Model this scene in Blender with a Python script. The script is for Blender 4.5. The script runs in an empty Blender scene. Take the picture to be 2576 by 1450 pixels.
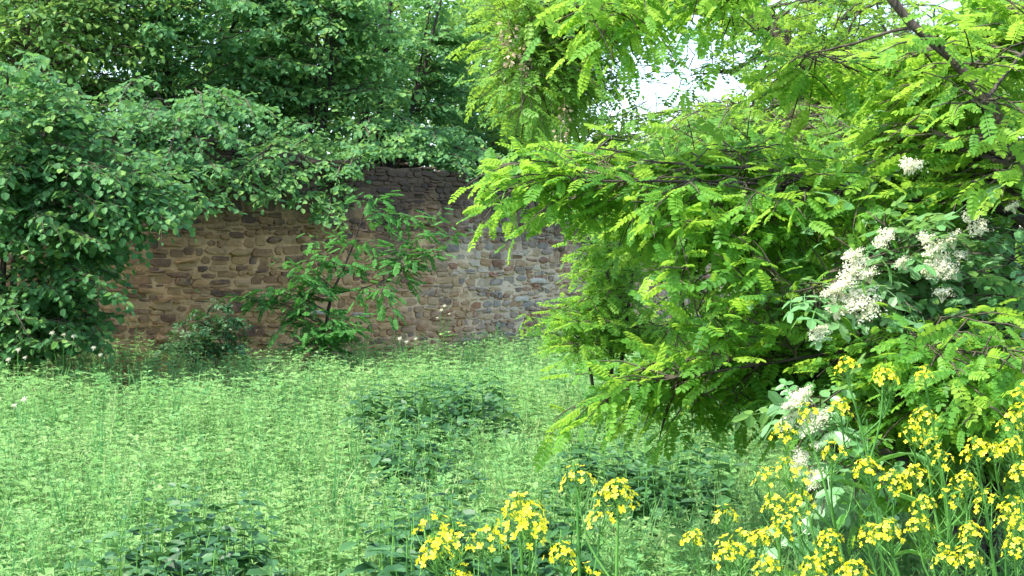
import bpy, math, random
import numpy as np
from mathutils import Vector

# ------------------------------------------------------------------ camera, sky, sun, exposure
scene = bpy.context.scene
C = scene.collection
CAM_Z = 1.8
FPX = 4085.0            # focal length in units of a 2576-wide picture
HOR = 698.0             # picture row of the horizon in the same units
cam_d = bpy.data.cameras.new('camera')
cam_d.sensor_width = 36.0
cam_d.lens = FPX / 2576.0 * 36.0
cam_d.shift_y = -(725.0 - HOR) / 2576.0
cam_d.clip_start = 0.05
cam_d.clip_end = 2000.0
cam = bpy.data.objects.new('camera', cam_d)
cam.location = (0, 0, CAM_Z)
cam.rotation_euler = (math.radians(90), 0, 0)
C.objects.link(cam)
scene.camera = cam

SUN_EL = math.radians(57)
SUN_PHI = math.radians(28)      # from straight left, swung towards the photographer's side
to_sun = Vector((-math.cos(SUN_PHI) * math.cos(SUN_EL), -math.sin(SUN_PHI) * math.cos(SUN_EL), math.sin(SUN_EL)))
world = bpy.data.worlds.new('World')
scene.world = world
world.use_nodes = True
wn = world.node_tree
bg = wn.nodes['Background']
sky = wn.nodes.new('ShaderNodeTexSky')
sky.sky_type = 'NISHITA'
sky.sun_disc = False
sky.sun_elevation = SUN_EL
sky.sun_rotation = math.atan2(to_sun.x, to_sun.y)
sky.air_density = 1.0
sky.dust_density = 2.0
sky.ozone_density = 1.0
wn.links.new(sky.outputs[0], bg.inputs[0])
bg.inputs[1].default_value = 0.15
sd = bpy.data.lights.new('sun', 'SUN')
sd.energy = 2.6
sd.angle = math.radians(0.6)
sd.color = (1.0, 0.95, 0.86)
sun = bpy.data.objects.new('sun', sd)
sun.rotation_euler = (-to_sun).to_track_quat('-Z', 'Y').to_euler()
sun.location = (-10, -10, 30)
C.objects.link(sun)
vs = scene.view_settings
vs.view_transform = 'Standard'
vs.look = 'None'
vs.exposure = 1.95
vs.gamma = 1.0
vs.use_curve_mapping = False
scene.cycles.max_bounces = 6
scene.cycles.transparent_max_bounces = 8
scene.cycles.diffuse_bounces = 4
scene.cycles.use_denoising = True
scene.cycles.denoiser = 'OPENIMAGEDENOISE'
scene.cycles.adaptive_threshold = 0.02

RNG = np.random.default_rng(7)
UP = np.array([0, 0, 1.0])


def P(px, py, Y):
    """a point of the place that stands at depth Y and shows at (px, py) of a 2576 x 1450 picture"""
    return np.array([(px - 1288.0) / FPX * Y, Y, CAM_Z - (py - HOR) / FPX * Y])


def unit(v):
    v = np.asarray(v, float)
    return v / (np.linalg.norm(v, axis=-1, keepdims=True) + 1e-9)


def wob(x, y, f=1.0, ph=0.0):
    """cheap smooth noise in about -1..1"""
    return (np.sin(x * 1.7 * f + ph + 1.3 * np.sin(y * 1.1 * f + ph)) + np.sin(y * 2.3 * f - ph * 1.7 + 1.1 * np.sin(x * 1.9 * f))
            + 0.6 * np.sin((x + y) * 3.9 * f + ph * 2.1) + 0.4 * np.sin((x - 1.3 * y) * 6.7 * f + ph)) / 3.0


# ------------------------------------------------------------------ materials
def nodes_of(name):
    m = bpy.data.materials.new(name)
    m.use_nodes = True
    nt = m.node_tree
    for n in list(nt.nodes):
        nt.nodes.remove(n)
    out = nt.nodes.new('ShaderNodeOutputMaterial')
    return m, nt, out


def rnd_fac(nt):
    at = nt.nodes.new('ShaderNodeAttribute'); at.attribute_name = 'rnd'
    oi = nt.nodes.new('ShaderNodeObjectInfo')
    ad = nt.nodes.new('ShaderNodeMath'); ad.operation = 'ADD'
    nt.links.new(at.outputs['Fac'], ad.inputs[0]); nt.links.new(oi.outputs['Random'], ad.inputs[1])
    fr = nt.nodes.new('ShaderNodeMath'); fr.operation = 'FRACT'
    nt.links.new(ad.outputs[0], fr.inputs[0])
    return fr.outputs[0]


def ramp(nt, fac, cols, const=False):
    r = nt.nodes.new('ShaderNodeValToRGB')
    if const:
        r.color_ramp.interpolation = 'CONSTANT'
    e = r.color_ramp.elements
    while len(e) < len(cols):
        e.new(0.5)
    for i, c in enumerate(cols):
        e[i].position = i / (len(cols) if const else max(1, len(cols) - 1))
        e[i].color = (*c, 1)
    nt.links.new(fac, r.inputs[0])
    return r.outputs[0]


def leaf_mat(name, cols, tcol, trans=0.35, rough=0.45, spec=0.4):
    m, nt, out = nodes_of(name)
    col = ramp(nt, rnd_fac(nt), cols)
    p = nt.nodes.new('ShaderNodeBsdfPrincipled')
    nt.links.new(col, p.inputs['Base Color'])
    p.inputs['Roughness'].default_value = rough
    p.inputs['Specular IOR Level'].default_value = spec
    t = nt.nodes.new('ShaderNodeBsdfTranslucent')
    mx = nt.nodes.new('ShaderNodeMix'); mx.data_type = 'RGBA'; mx.blend_type = 'MULTIPLY'
    mx.inputs[0].default_value = 1.0
    sc = nt.nodes.new('ShaderNodeMix'); sc.data_type = 'RGBA'
    sc.inputs[0].default_value = 0.6
    nt.links.new(col, sc.inputs[6]); sc.inputs[7].default_value = (*tcol, 1)
    nt.links.new(sc.outputs[2], t.inputs[0])
    ms = nt.nodes.new('ShaderNodeMixShader'); ms.inputs[0].default_value = trans
    nt.links.new(p.outputs[0], ms.inputs[1]); nt.links.new(t.outputs[0], ms.inputs[2])
    nt.links.new(ms.outputs[0], out.inputs[0])
    nt.nodes.remove(mx)
    return m


def bark_mat(name, c1, c2, scale=14.0):
    m, nt, out = nodes_of(name)
    geo = nt.nodes.new('ShaderNodeNewGeometry')
    mp = nt.nodes.new('ShaderNodeMapping'); mp.inputs['Scale'].default_value = (1, 1, 0.3)
    nt.links.new(geo.outputs['Position'], mp.inputs[0])
    no = nt.nodes.new('ShaderNodeTexNoise'); no.inputs['Scale'].default_value = scale; no.inputs['Detail'].default_value = 6
    nt.links.new(mp.outputs[0], no.inputs['Vector'])
    col = ramp(nt, no.outputs[0], [c1, c1, c2, c2])
    p = nt.nodes.new('ShaderNodeBsdfPrincipled'); p.inputs['Roughness'].default_value = 0.9
    p.inputs['Specular IOR Level'].default_value = 0.15
    nt.links.new(col, p.inputs['Base Color'])
    b = nt.nodes.new('ShaderNodeBump'); b.inputs['Strength'].default_value = 0.9; b.inputs['Distance'].default_value = 0.03
    nt.links.new(no.outputs[0], b.inputs['Height']); nt.links.new(b.outputs[0], p.inputs['Normal'])
    nt.links.new(p.outputs[0], out.inputs[0])
    return m


def masonry_mat(name, left, right, stone=True):
    """stones: a random pick from the ochre (left) or grey (right) set; a dark tone hangs from the coping"""
    m, nt, out = nodes_of(name)
    L = nt.links.new
    geo = nt.nodes.new('ShaderNodeNewGeometry')
    sep = nt.nodes.new('ShaderNodeSeparateXYZ'); L(geo.outputs['Position'], sep.inputs[0])
    n1 = nt.nodes.new('ShaderNodeTexNoise'); n1.inputs['Scale'].default_value = 0.9; n1.inputs['Detail'].default_value = 4
    L(geo.outputs['Position'], n1.inputs['Vector'])
    fac = rnd_fac(nt)
    a = ramp(nt, fac, left, const=stone)
    b = ramp(nt, fac, right, const=stone)
    # how far along the wall (deeper in Y means the grey part), edge broken up by noise
    ma = nt.nodes.new('ShaderNodeMath'); ma.operation = 'MULTIPLY_ADD'
    L(n1.outputs[0], ma.inputs[0]); ma.inputs[1].default_value = 3.0; L(sep.outputs[1], ma.inputs[2])
    mr = nt.nodes.new('ShaderNodeMapRange'); mr.inputs[1].default_value = 25.2; mr.inputs[2].default_value = 27.0
    L(ma.outputs[0], mr.inputs[0])
    mx = nt.nodes.new('ShaderNodeMix'); mx.data_type = 'RGBA'
    L(mr.outputs[0], mx.inputs[0]); L(a, mx.inputs[6]); L(b, mx.inputs[7])
    if stone:
        n4 = nt.nodes.new('ShaderNodeTexNoise'); n4.inputs['Scale'].default_value = 5.5; n4.inputs['Detail'].default_value = 7; n4.inputs['Roughness'].default_value = 0.65
        L(geo.outputs['Position'], n4.inputs['Vector'])
        m4 = nt.nodes.new('ShaderNodeMapRange'); m4.inputs[1].default_value = 0.46; m4.inputs[2].default_value = 0.66; m4.inputs[4].default_value = 0.5
        L(n4.outputs[0], m4.inputs[0])
        mc = nt.nodes.new('ShaderNodeMix'); mc.data_type = 'RGBA'
        mc.inputs[6].default_value = (0.44, 0.268, 0.135, 1); mc.inputs[7].default_value = (0.48, 0.385, 0.29, 1)
        L(mr.outputs[0], mc.inputs[0])
        mx0 = mx
        mx = nt.nodes.new('ShaderNodeMix'); mx.data_type = 'RGBA'
        L(m4.outputs[0], mx.inputs[0]); L(mx0.outputs[2], mx.inputs[6]); L(mc.outputs[2], mx.inputs[7])
    # fine grain
    n2 = nt.nodes.new('ShaderNodeTexNoise'); n2.inputs['Scale'].default_value = 18; n2.inputs['Detail'].default_value = 8; n2.inputs['Roughness'].default_value = 0.7
    L(geo.outputs['Position'], n2.inputs['Vector'])
    g = ramp(nt, n2.outputs[0], [(0.50, 0.47, 0.45), (0.92, 0.9, 0.88), (1.32, 1.28, 1.24), (1.6, 1.56, 1.5)])
    m1 = nt.nodes.new('ShaderNodeMix'); m1.data_type = 'RGBA'; m1.blend_type = 'MULTIPLY'; m1.inputs[0].default_value = 0.85
    L(mx.outputs[2], m1.inputs[6]); L(g, m1.inputs[7])
    # near-black tone, stronger towards the top, running down in uneven tongues
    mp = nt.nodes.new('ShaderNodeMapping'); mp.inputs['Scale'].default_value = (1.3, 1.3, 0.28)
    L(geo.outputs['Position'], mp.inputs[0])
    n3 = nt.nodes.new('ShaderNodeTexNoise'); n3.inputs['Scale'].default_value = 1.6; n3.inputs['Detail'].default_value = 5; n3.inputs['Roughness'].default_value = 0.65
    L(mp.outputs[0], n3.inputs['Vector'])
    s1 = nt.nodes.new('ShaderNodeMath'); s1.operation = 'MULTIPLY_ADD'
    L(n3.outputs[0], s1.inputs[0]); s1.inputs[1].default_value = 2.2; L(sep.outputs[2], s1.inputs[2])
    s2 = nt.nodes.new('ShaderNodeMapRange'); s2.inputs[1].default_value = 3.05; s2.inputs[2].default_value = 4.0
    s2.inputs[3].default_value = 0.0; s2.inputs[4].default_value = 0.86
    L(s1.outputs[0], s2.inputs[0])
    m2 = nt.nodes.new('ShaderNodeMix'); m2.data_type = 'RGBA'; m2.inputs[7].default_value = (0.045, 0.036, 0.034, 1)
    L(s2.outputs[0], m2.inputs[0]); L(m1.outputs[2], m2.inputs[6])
    p = nt.nodes.new('ShaderNodeBsdfPrincipled'); p.inputs['Roughness'].default_value = 0.92
    p.inputs['Specular IOR Level'].default_value = 0.12
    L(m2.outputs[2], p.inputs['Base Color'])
    bp = nt.nodes.new('ShaderNodeBump'); bp.inputs['Strength'].default_value = 0.7; bp.inputs['Distance'].default_value = 0.02
    L(n2.outputs[0], bp.inputs['Height']); L(bp.outputs[0], p.inputs['Normal'])
    L(p.outputs[0], out.inputs[0])
    return m


def soil_mat(name, c1, c2, c3):
    m, nt, out = nodes_of(name)
    geo = nt.nodes.new('ShaderNodeNewGeometry')
    no = nt.nodes.new('ShaderNodeTexNoise'); no.inputs['Scale'].default_value = 2.5; no.inputs['Detail'].default_value = 10
    nt.links.new(geo.outputs['Position'], no.inputs['Vector'])
    col = ramp(nt, no.outputs[0], [c1, c1, c2, c3, c3])
    p = nt.nodes.new('ShaderNodeBsdfPrincipled'); p.inputs['Roughness'].default_value = 0.95
    p.inputs['Specular IOR Level'].default_value = 0.1
    nt.links.new(col, p.inputs['Base Color'])
    b = nt.nodes.new('ShaderNodeBump'); b.inputs['Strength'].default_value = 1.0; b.inputs['Distance'].default_value = 0.1
    nt.links.new(no.outputs[0], b.inputs['Height']); nt.links.new(b.outputs[0], p.inputs['Normal'])
    nt.links.new(p.outputs[0], out.inputs[0])
    return m


M = {}
M['hazel'] = leaf_mat('hazel_leaf', [(0.048, 0.145, 0.048), (0.078, 0.210, 0.072), (0.115, 0.270, 0.095), (0.20, 0.35, 0.085)], (0.24, 0.50, 0.10), 0.42, 0.6, 0.2)
M['hazel_dark'] = leaf_mat('dark_hazel_leaf', [(0.060, 0.155, 0.045), (0.105, 0.235, 0.066), (0.155, 0.300, 0.080), (0.26, 0.39, 0.09)], (0.32, 0.56, 0.09), 0.46, 0.6, 0.2)
M['back'] = leaf_mat('back_tree_leaf', [(0.07, 0.17, 0.03), (0.12, 0.25, 0.045), (0.18, 0.32, 0.06)], (0.34, 0.54, 0.07), 0.45, 0.55, 0.2)
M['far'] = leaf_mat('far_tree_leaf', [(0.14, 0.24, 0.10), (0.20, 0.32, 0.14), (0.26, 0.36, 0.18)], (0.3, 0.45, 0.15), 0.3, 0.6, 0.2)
M['robinia'] = leaf_mat('robinia_leaf', [(0.050, 0.175, 0.030), (0.095, 0.265, 0.036), (0.15, 0.34, 0.040), (0.29, 0.45, 0.05)], (0.48, 0.76, 0.07), 0.54, 0.5, 0.26)
M['robinia_back'] = leaf_mat('olive_robinia_leaf', [(0.070, 0.20, 0.030), (0.13, 0.29, 0.04), (0.21, 0.36, 0.05)], (0.42, 0.64, 0.06), 0.48, 0.5, 0.28)
M['sapling'] = leaf_mat('sapling_leaf', [(0.034, 0.130, 0.034), (0.058, 0.195, 0.045), (0.095, 0.27, 0.060)], (0.15, 0.44, 0.06), 0.38, 0.65, 0.12)
M['elder'] = leaf_mat('elder_leaf', [(0.085, 0.24, 0.075), (0.13, 0.31, 0.11), (0.22, 0.38, 0.19)], (0.34, 0.58, 0.13), 0.4, 0.36, 0.7)
M['meadow'] = leaf_mat('meadow_leaf', [(0.062, 0.20, 0.060), (0.100, 0.28, 0.092), (0.158, 0.355, 0.128), (0.24, 0.42, 0.135), (0.34, 0.42, 0.19)], (0.27, 0.57, 0.155), 0.45, 0.6, 0.16)
M['nettle'] = leaf_mat('nettle_leaf', [(0.018, 0.070, 0.022), (0.032, 0.108, 0.034), (0.062, 0.165, 0.052)], (0.11, 0.28, 0.055), 0.24, 0.5, 0.35)
M['rape_green'] = leaf_mat('rape_stem', [(0.07, 0.22, 0.04), (0.13, 0.32, 0.06)], (0.3, 0.55, 0.08), 0.25, 0.5, 0.3)
M['petal'] = leaf_mat('yellow_petal', [(0.80, 0.70, 0.008), (0.86, 0.76, 0.02), (0.88, 0.82, 0.12)], (0.92, 0.84, 0.02), 0.35, 0.5, 0.3)
M['white'] = leaf_mat('white_blossom', [(0.66, 0.64, 0.44), (0.74, 0.73, 0.56), (0.78, 0.78, 0.68)], (0.8, 0.78, 0.55), 0.35, 0.6, 0.15)
M['withered'] = leaf_mat('withered_blossom', [(0.34, 0.24, 0.13), (0.46, 0.36, 0.22), (0.55, 0.46, 0.32)], (0.5, 0.4, 0.2), 0.3, 0.7, 0.1)
M['bark_dark'] = bark_mat('dark_bark', (0.022, 0.018, 0.015), (0.06, 0.05, 0.042))
M['bark_grey'] = bark_mat('grey_bark', (0.022, 0.018, 0.014), (0.10, 0.085, 0.066), 30.0)
M['twig'] = bark_mat('twig_bark', (0.05, 0.045, 0.03), (0.10, 0.09, 0.06))
ochre = [(0.36, 0.205, 0.098), (0.30, 0.172, 0.084), (0.22, 0.122, 0.066), (0.40, 0.245, 0.118), (0.16, 0.09, 0.058), (0.35, 0.222, 0.12), (0.26, 0.148, 0.076), (0.125, 0.076, 0.056)]
greys = [(0.33, 0.255, 0.175), (0.26, 0.205, 0.16), (0.37, 0.27, 0.16), (0.21, 0.11, 0.07), (0.30, 0.19, 0.11), (0.42, 0.35, 0.27), (0.17, 0.125, 0.095), (0.34, 0.235, 0.14), (0.27, 0.135, 0.085), (0.23, 0.20, 0.175)]
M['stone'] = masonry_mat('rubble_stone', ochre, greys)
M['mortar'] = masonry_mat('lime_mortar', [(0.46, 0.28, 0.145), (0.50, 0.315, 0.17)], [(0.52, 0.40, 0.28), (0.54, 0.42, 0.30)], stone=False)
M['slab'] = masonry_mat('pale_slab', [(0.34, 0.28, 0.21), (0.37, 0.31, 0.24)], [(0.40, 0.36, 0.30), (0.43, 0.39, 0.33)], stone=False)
M['soil'] = soil_mat('meadow_soil', (0.03, 0.05, 0.018), (0.05, 0.09, 0.025), (0.06, 0.06, 0.035))
M['litter'] = soil_mat('leaf_litter', (0.03, 0.03, 0.018), (0.05, 0.06, 0.025), (0.07, 0.05, 0.03))


# ------------------------------------------------------------------ mesh collecting
class Acc:
    def __init__(s):
        s.v, s.q, s.t, s.a, s.n = [], [], [], [], 0

    def raw(s, v, quads, tris, a):
        v = np.asarray(v, float).reshape(-1, 3)
        if len(quads):
            s.q.append(np.asarray(quads, np.int64).reshape(-1, 4) + s.n)
        if len(tris):
            s.t.append(np.asarray(tris, np.int64).reshape(-1, 3) + s.n)
        s.v.append(v)
        s.a.append(np.broadcast_to(np.asarray(a, float), (len(v),)))
        s.n += len(v)

    def inst(s, T, pos, y, z, sc, rnd):
        """copies of template T: leaf axis along y, face normal along z"""
        V, Q, Tr, A = T
        N = len(pos)
        if N == 0:
            return
        R = frames(y, z)
        w = np.einsum('nij,vj->nvi', R, V) * np.asarray(sc).reshape(-1, 1, 1) + pos[:, None, :]
        k = len(V)
        off = (np.arange(N) * k)[:, None, None]
        q = (Q[None] + off).reshape(-1, 4) if len(Q) else []
        t = (Tr[None] + off).reshape(-1, 3) if len(Tr) else []
        a = (np.asarray(rnd)[:, None] + A[None]).reshape(-1)
        s.raw(w.reshape(-1, 3), q, t, a)

    def tube(s, pts, rad, sides=5, a=0.0):
        pts = np.asarray(pts, float)
        k = len(pts)
        rad = np.broadcast_to(np.asarray(rad, float), (k,))
        tg = unit(np.gradient(pts, axis=0))
        ref = np.array([0.13, 0.97, 0.21]) if abs(tg[0][2]) > 0.8 else UP
        x = unit(np.cross(tg, ref)); y = np.cross(tg, x)
        an = np.arange(sides) * 2 * math.pi / sides
        ring = (np.cos(an)[None, :, None] * x[:, None] + np.sin(an)[None, :, None] * y[:, None]) * rad[:, None, None] + pts[:, None]
        i = np.arange(k - 1)[:, None] * sides
        j = np.arange(sides)[None]
        j2 = (j + 1) % sides
        q = np.stack([i + j, i + j2, i + sides + j2, i + sides + j], -1).reshape(-1, 4)
        s.raw(ring.reshape(-1, 3), q, [], a)

    def mesh(s, name, mat, smooth=False):
        v = np.concatenate(s.v) if s.v else np.zeros((0, 3))
        q = np.concatenate(s.q) if s.q else np.zeros((0, 4), np.int64)
        t = np.concatenate(s.t) if s.t else np.zeros((0, 3), np.int64)
        me = bpy.data.meshes.new(name)
        me.vertices.add(len(v)); me.vertices.foreach_set('co', v.astype(np.float32).ravel())
        loops = np.concatenate([q.ravel(), t.ravel()]).astype(np.int32)
        me.loops.add(len(loops)); me.loops.foreach_set('vertex_index', loops)
        me.polygons.add(len(q) + len(t))
        st = np.concatenate([np.arange(len(q)) * 4, len(q) * 4 + np.arange(len(t)) * 3]).astype(np.int32)
        me.polygons.foreach_set('loop_start', st)
        me.polygons.foreach_set('use_smooth', np.full(len(st), smooth))
        me.update(calc_edges=True)
        at = me.attributes.new('rnd', 'FLOAT', 'POINT')
        at.data.foreach_set('value', np.concatenate(s.a).astype(np.float32))
        me.materials.append(mat)
        return me

    def build(s, name, mat, parent=None, kind=None, smooth=False):
        return link(name, s.mesh(name, mat, smooth), parent, kind)


def link(name, me, parent=None, kind=None):
    o = bpy.data.objects.new(name, me)
    C.objects.link(o)
    if parent is not None:
        o.parent = parent
        o.matrix_parent_inverse.identity()
        o.location = -Vector(parent.location)
    if kind:
        o['kind'] = kind
    return o


def place(name, me, parent, loc, y, z, scale):
    """a piece with its own spot and turn under parent"""
    o = bpy.data.objects.new(name, me)
    C.objects.link(o)
    R = frames(np.asarray(y)[None], np.asarray(z)[None])[0]
    from mathutils import Matrix
    m = Matrix(((*R[0], 0), (*R[1], 0), (*R[2], 0), (0, 0, 0, 1))).to_3x3()
    o.rotation_mode = 'QUATERNION'
    o.rotation_quaternion = m.to_quaternion()
    o.scale = scale if np.ndim(scale) else (scale,) * 3
    if parent is not None:
        o.parent = parent
        o.matrix_parent_inverse.identity()
        o.location = Vector(loc) - Vector(parent.location)
    else:
        o.location = Vector(loc)
    return o


def frames(y, z):
    y = unit(y)
    x = unit(np.cross(y, z))
    z = np.cross(x, y)
    return np.stack([x, y, z], -1)


def thing(name, label, cat, loc, group=None):
    o = bpy.data.objects.new(name, None)
    o.empty_display_size = 0.1
    C.objects.link(o)
    o.location = Vector(loc)
    o['label'] = label
    o['category'] = cat
    if group:
        o['group'] = group
    return o


# ------------------------------------------------------------------ leaf templates (length along +Y, face +Z)
def arr(V, Q, T, A=None):
    V = np.array(V, float)
    Q = np.array(Q, np.int64).reshape(-1, 4)
    T = np.array(T, np.int64).reshape(-1, 3)
    return V, Q, T, (np.zeros(len(V)) if A is None else np.array(A, float))


def broad_leaf(w=0.42, fold=0.06, curl=0.12, tip=1.0):
    V = [(0, 0, 0), (0, .36, -.02), (0, .72, -curl * .5), (0, tip, -curl),
         (-w, .30, fold), (-w * .86, .70, fold - curl * .5), (w, .30, fold), (w * .86, .70, fold - curl * .5),
         (-w * .55, .04, fold * .6), (w * .55, .04, fold * .6)]
    Q = [(0, 1, 4, 8), (1, 2, 5, 4), (0, 9, 6, 1), (1, 6, 7, 2)]
    T = [(2, 3, 5), (2, 7, 3)]
    return arr(V, Q, T)


def simple_leaf(w=0.36, fold=0.08, curl=0.12):
    V = [(0, 0, 0), (-w, .42, fold), (0, 1, -curl), (w, .42, fold), (0, .5, 0)]
    return arr(V, [(0, 4, 1, 1)][:0], [(0, 4, 1), (1, 4, 2), (0, 3, 4), (3, 2, 4)])


def pinnate(n_pairs, ll, lw, gap0=0.16, droop=0.10, seed=0, lod=0):
    """compound leaf of unit length: a thin rachis, paired oval leaflets and one at the tip"""
    r = np.random.default_rng(seed)
    V, Q, T, A = [], [], [], []

    def z_at(t):
        return -droop * t * t

    # rachis as a narrow folded strip
    ks = np.linspace(0, 1 - ll * .6, 4)
    b = len(V)
    for t in ks:
        V += [(-.012, t, z_at(t)), (.012, t, z_at(t))]
        A += [0, 0]
    for i in range(3):
        Q.append((b + 2 * i, b + 2 * i + 1, b + 2 * i + 3, b + 2 * i + 2))

    def leaflet(o, d, nrm, L, W):
        d = unit(np.array(d)); x = unit(np.cross(d, np.array(nrm))); nz = np.cross(x, d)
        o = np.array(o)
        b = len(V)
        if lod:
            pts = [(0, 0, 0), (-W, L * .5, .02), (0, L, -.02), (W, L * .5, .02)]
            Q.append((b, b + 1, b + 2, b + 3))
        else:
            pts = [(0, 0, 0), (-W * .92, L * .28, .015), (-W * .85, L * .76, .0), (0, L, -.025), (W * .85, L * .76, .0), (W * .92, L * .28, .015)]
            Q.append((b, b + 1, b + 2, b + 3)); Q.append((b, b + 3, b + 4, b + 5))
        aa = r.uniform(0, .12)
        for p in pts:
            V.append(tuple(o + x * p[0] + d * p[1] + nz * p[2])); A.append(aa)

    for i in range(n_pairs):
        t = gap0 + (1 - ll * .7 - gap0) * i / max(1, n_pairs - 1)
        s = 1 - .25 * abs(i / max(1, n_pairs - 1) - .45)
        for sg in (-1, 1):
            leaflet((0, t + r.uniform(-.01, .01), z_at(t)), (sg * 1.0, .28 + r.uniform(-.15, .15), -.18 + r.uniform(-.22, .15)),
                    (r.uniform(-.3, .3), 0, 1), ll * s * r.uniform(.85, 1.1), lw * s)
    leaflet((0, 1 - ll * .7, z_at(1 - ll * .7)), (r.uniform(-.15, .15), 1, -.25), (0, 0, 1), ll, lw)
    return arr(V, Q, T, A)


def round_leaf(w=.46, fold=.06, curl=.14):
    V = [(0, 0, 0), (-w, .24, fold), (-w * .9, .70, fold - curl * .4), (0, 1, -curl), (w * .9, .70, fold - curl * .4), (w, .24, fold)]
    return arr(V, [(0, 3, 2, 1), (0, 5, 4, 3)], [])


T_ROUND = [round_leaf(.46, .07, .14), round_leaf(.50, .03, .22), round_leaf(.42, .10, .06), round_leaf(.36, .05, .25)]
T_HAZEL = [broad_leaf(.47, .06, .14), broad_leaf(.50, .02, .22), broad_leaf(.44, .10, .05)]
T_SIMPLE = [simple_leaf(.38, .08, .12), simple_leaf(.33, .03, .2)]
T_ROB = [pinnate(6, .235, .078, seed=i, droop=d) for i, d in enumerate((.06, .16, .26))]
T_ROBL = [pinnate(5, .27, .095, seed=i + 10, droop=d, lod=1) for i, d in enumerate((.08, .2))]
T_SAP = [pinnate(8, .20, .064, seed=i + 40, droop=d) for i, d in enumerate((.12, .22, .32))]
T_ELDER = [pinnate(2, .48, .13, gap0=.30, seed=i + 20, droop=d) for i, d in enumerate((.1, .22))]
T_NETTLE = [broad_leaf(.30, .05, .25), broad_leaf(.27, .08, .10)]


# ------------------------------------------------------------------ growing boughs
class Leaves:
    def __init__(s):
        s.p, s.y, s.z, s.s = [], [], [], []

    def add(s, p, y, z, sc):
        s.p.append(p); s.y.append(y); s.z.append(z); s.s.append(sc)

    def get(s):
        return np.concatenate(s.p), np.concatenate(s.y), np.concatenate(s.z), np.concatenate(s.s)


SP_HAZEL = dict(lift=.25, sec_gap=.08, sec_len=.45, ang=.95, droop=.35, leaf_gap=.038, leaf=.096, ldroop=.55, tilt=.38, reach=1.25, zig=.05)
SP_FINE = dict(lift=.25, sec_gap=.11, sec_len=.55, ang=.95, droop=.25, leaf_gap=.06, leaf=.125, ldroop=.5, tilt=.45, reach=1.6, zig=.06)
SP_BACK = dict(lift=.25, sec_gap=.20, sec_len=.75, ang=.95, droop=.2, leaf_gap=.09, leaf=.20, ldroop=.4, tilt=.5, reach=2.4, zig=.08)
SP_ROB = dict(lift=.12, sec_gap=.08, sec_len=.31, ang=.85, droop=.25, leaf_gap=.041, leaf=.138, ldroop=.30, tilt=.42, reach=.75, zig=.04)
SP_ROBB = dict(lift=.2, sec_gap=.12, sec_len=.42, ang=.9, droop=.3, leaf_gap=.075, leaf=.20, ldroop=.35, tilt=.4, reach=1.2, zig=.05)
SP_SAP = dict(lift=.10, sec_gap=.075, sec_len=.28, ang=.8, droop=.25, leaf_gap=.055, leaf=.23, ldroop=.35, tilt=.3, reach=1.0, zig=.03)
SP_ELDER = dict(lift=.15, sec_gap=.10, sec_len=.26, ang=.8, droop=.15, leaf_gap=.09, leaf=.17, ldroop=.35, tilt=.35, reach=.7, zig=.03)


def bough(r, wood, lv, A, B, r0, sp, sides=5):
    A = np.asarray(A, float); B = np.asarray(B, float)
    D = B - A
    L = np.linalg.norm(D)
    ctrl = (A + B) / 2 + UP * sp['lift'] * L * r.uniform(.4, 1.2) + r.normal(0, .06, 3) * L
    n = max(5, min(12, int(L / .18) + 3))
    t = np.linspace(0, 1, n)[:, None]
    path = (1 - t) ** 2 * A + 2 * t * (1 - t) * ctrl + t * t * B
    path[1:-1] += r.normal(0, sp['zig'] * .35, (n - 2, 3))
    wood.tube(path, np.linspace(r0, max(.0022, r0 * .22), n), (3 if A[1] > 21 else 4) if A[1] > 15 else sides)
    start = max(.12, 1 - sp['reach'] / L)
    ts = np.arange(start, 1.0, sp['sec_gap'] / L)
    side = 1
    for tt in ts:
        f = tt * (n - 1); i = int(min(n - 2, f)); f -= i
        p = path[i] * (1 - f) + path[i + 1] * f
        T = unit(path[i + 1] - path[i])
        side = -side
        S = unit(np.cross(T, UP)) * side
        a = sp['ang'] * r.uniform(.7, 1.15)
        d = unit(T * math.cos(a) + S * math.sin(a) + UP * r.normal(.02, .28))
        u = (tt - start) / (1 - start + 1e-6)
        ln = sp['sec_len'] * (1 - .6 * u) * r.uniform(.55, 1.15)
        shoot(r, wood, lv, p, d, ln, sp)
    shoot(r, wood, lv, path[-1], unit(path[-1] - path[-2]), sp['sec_len'] * .5, sp)


def shoot(r, wood, lv, p, d, ln, sp):
    k = max(2, int(ln / sp['leaf_gap']))
    ss = np.linspace(.12, 1, k) * ln
    pts = p + d * ss[:, None] - UP * (sp['droop'] * ss ** 2 / max(ln, .01))[:, None]
    if p[1] < 21.5:
        wood.tube(np.stack([p, pts[k // 2], pts[-1]]), np.array([.0035, .0026, .0014]) * (1 + ln), 3)
    S = unit(np.cross(d, UP + r.normal(0, .25, 3)))
    sg = np.where(np.arange(k) % 2, 1.0, -1.0)
    sg[-1] = 0
    ld = d * .55 + S * (sg * .9)[:, None] - UP * (sp['ldroop'] * r.uniform(.2, 1.5, k))[:, None] + r.normal(0, .22, (k, 3))
    ld = unit(ld)
    nz = UP - ld * (ld @ UP)[:, None]
    nz = unit(nz) + r.normal(0, sp['tilt'], (k, 3))
    sc = sp['leaf'] * r.uniform(.45, 1.2, k) * np.where(np.arange(k) == k - 1, .85, 1)
    lv.add(pts + ld * .015, ld, nz, sc)


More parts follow.
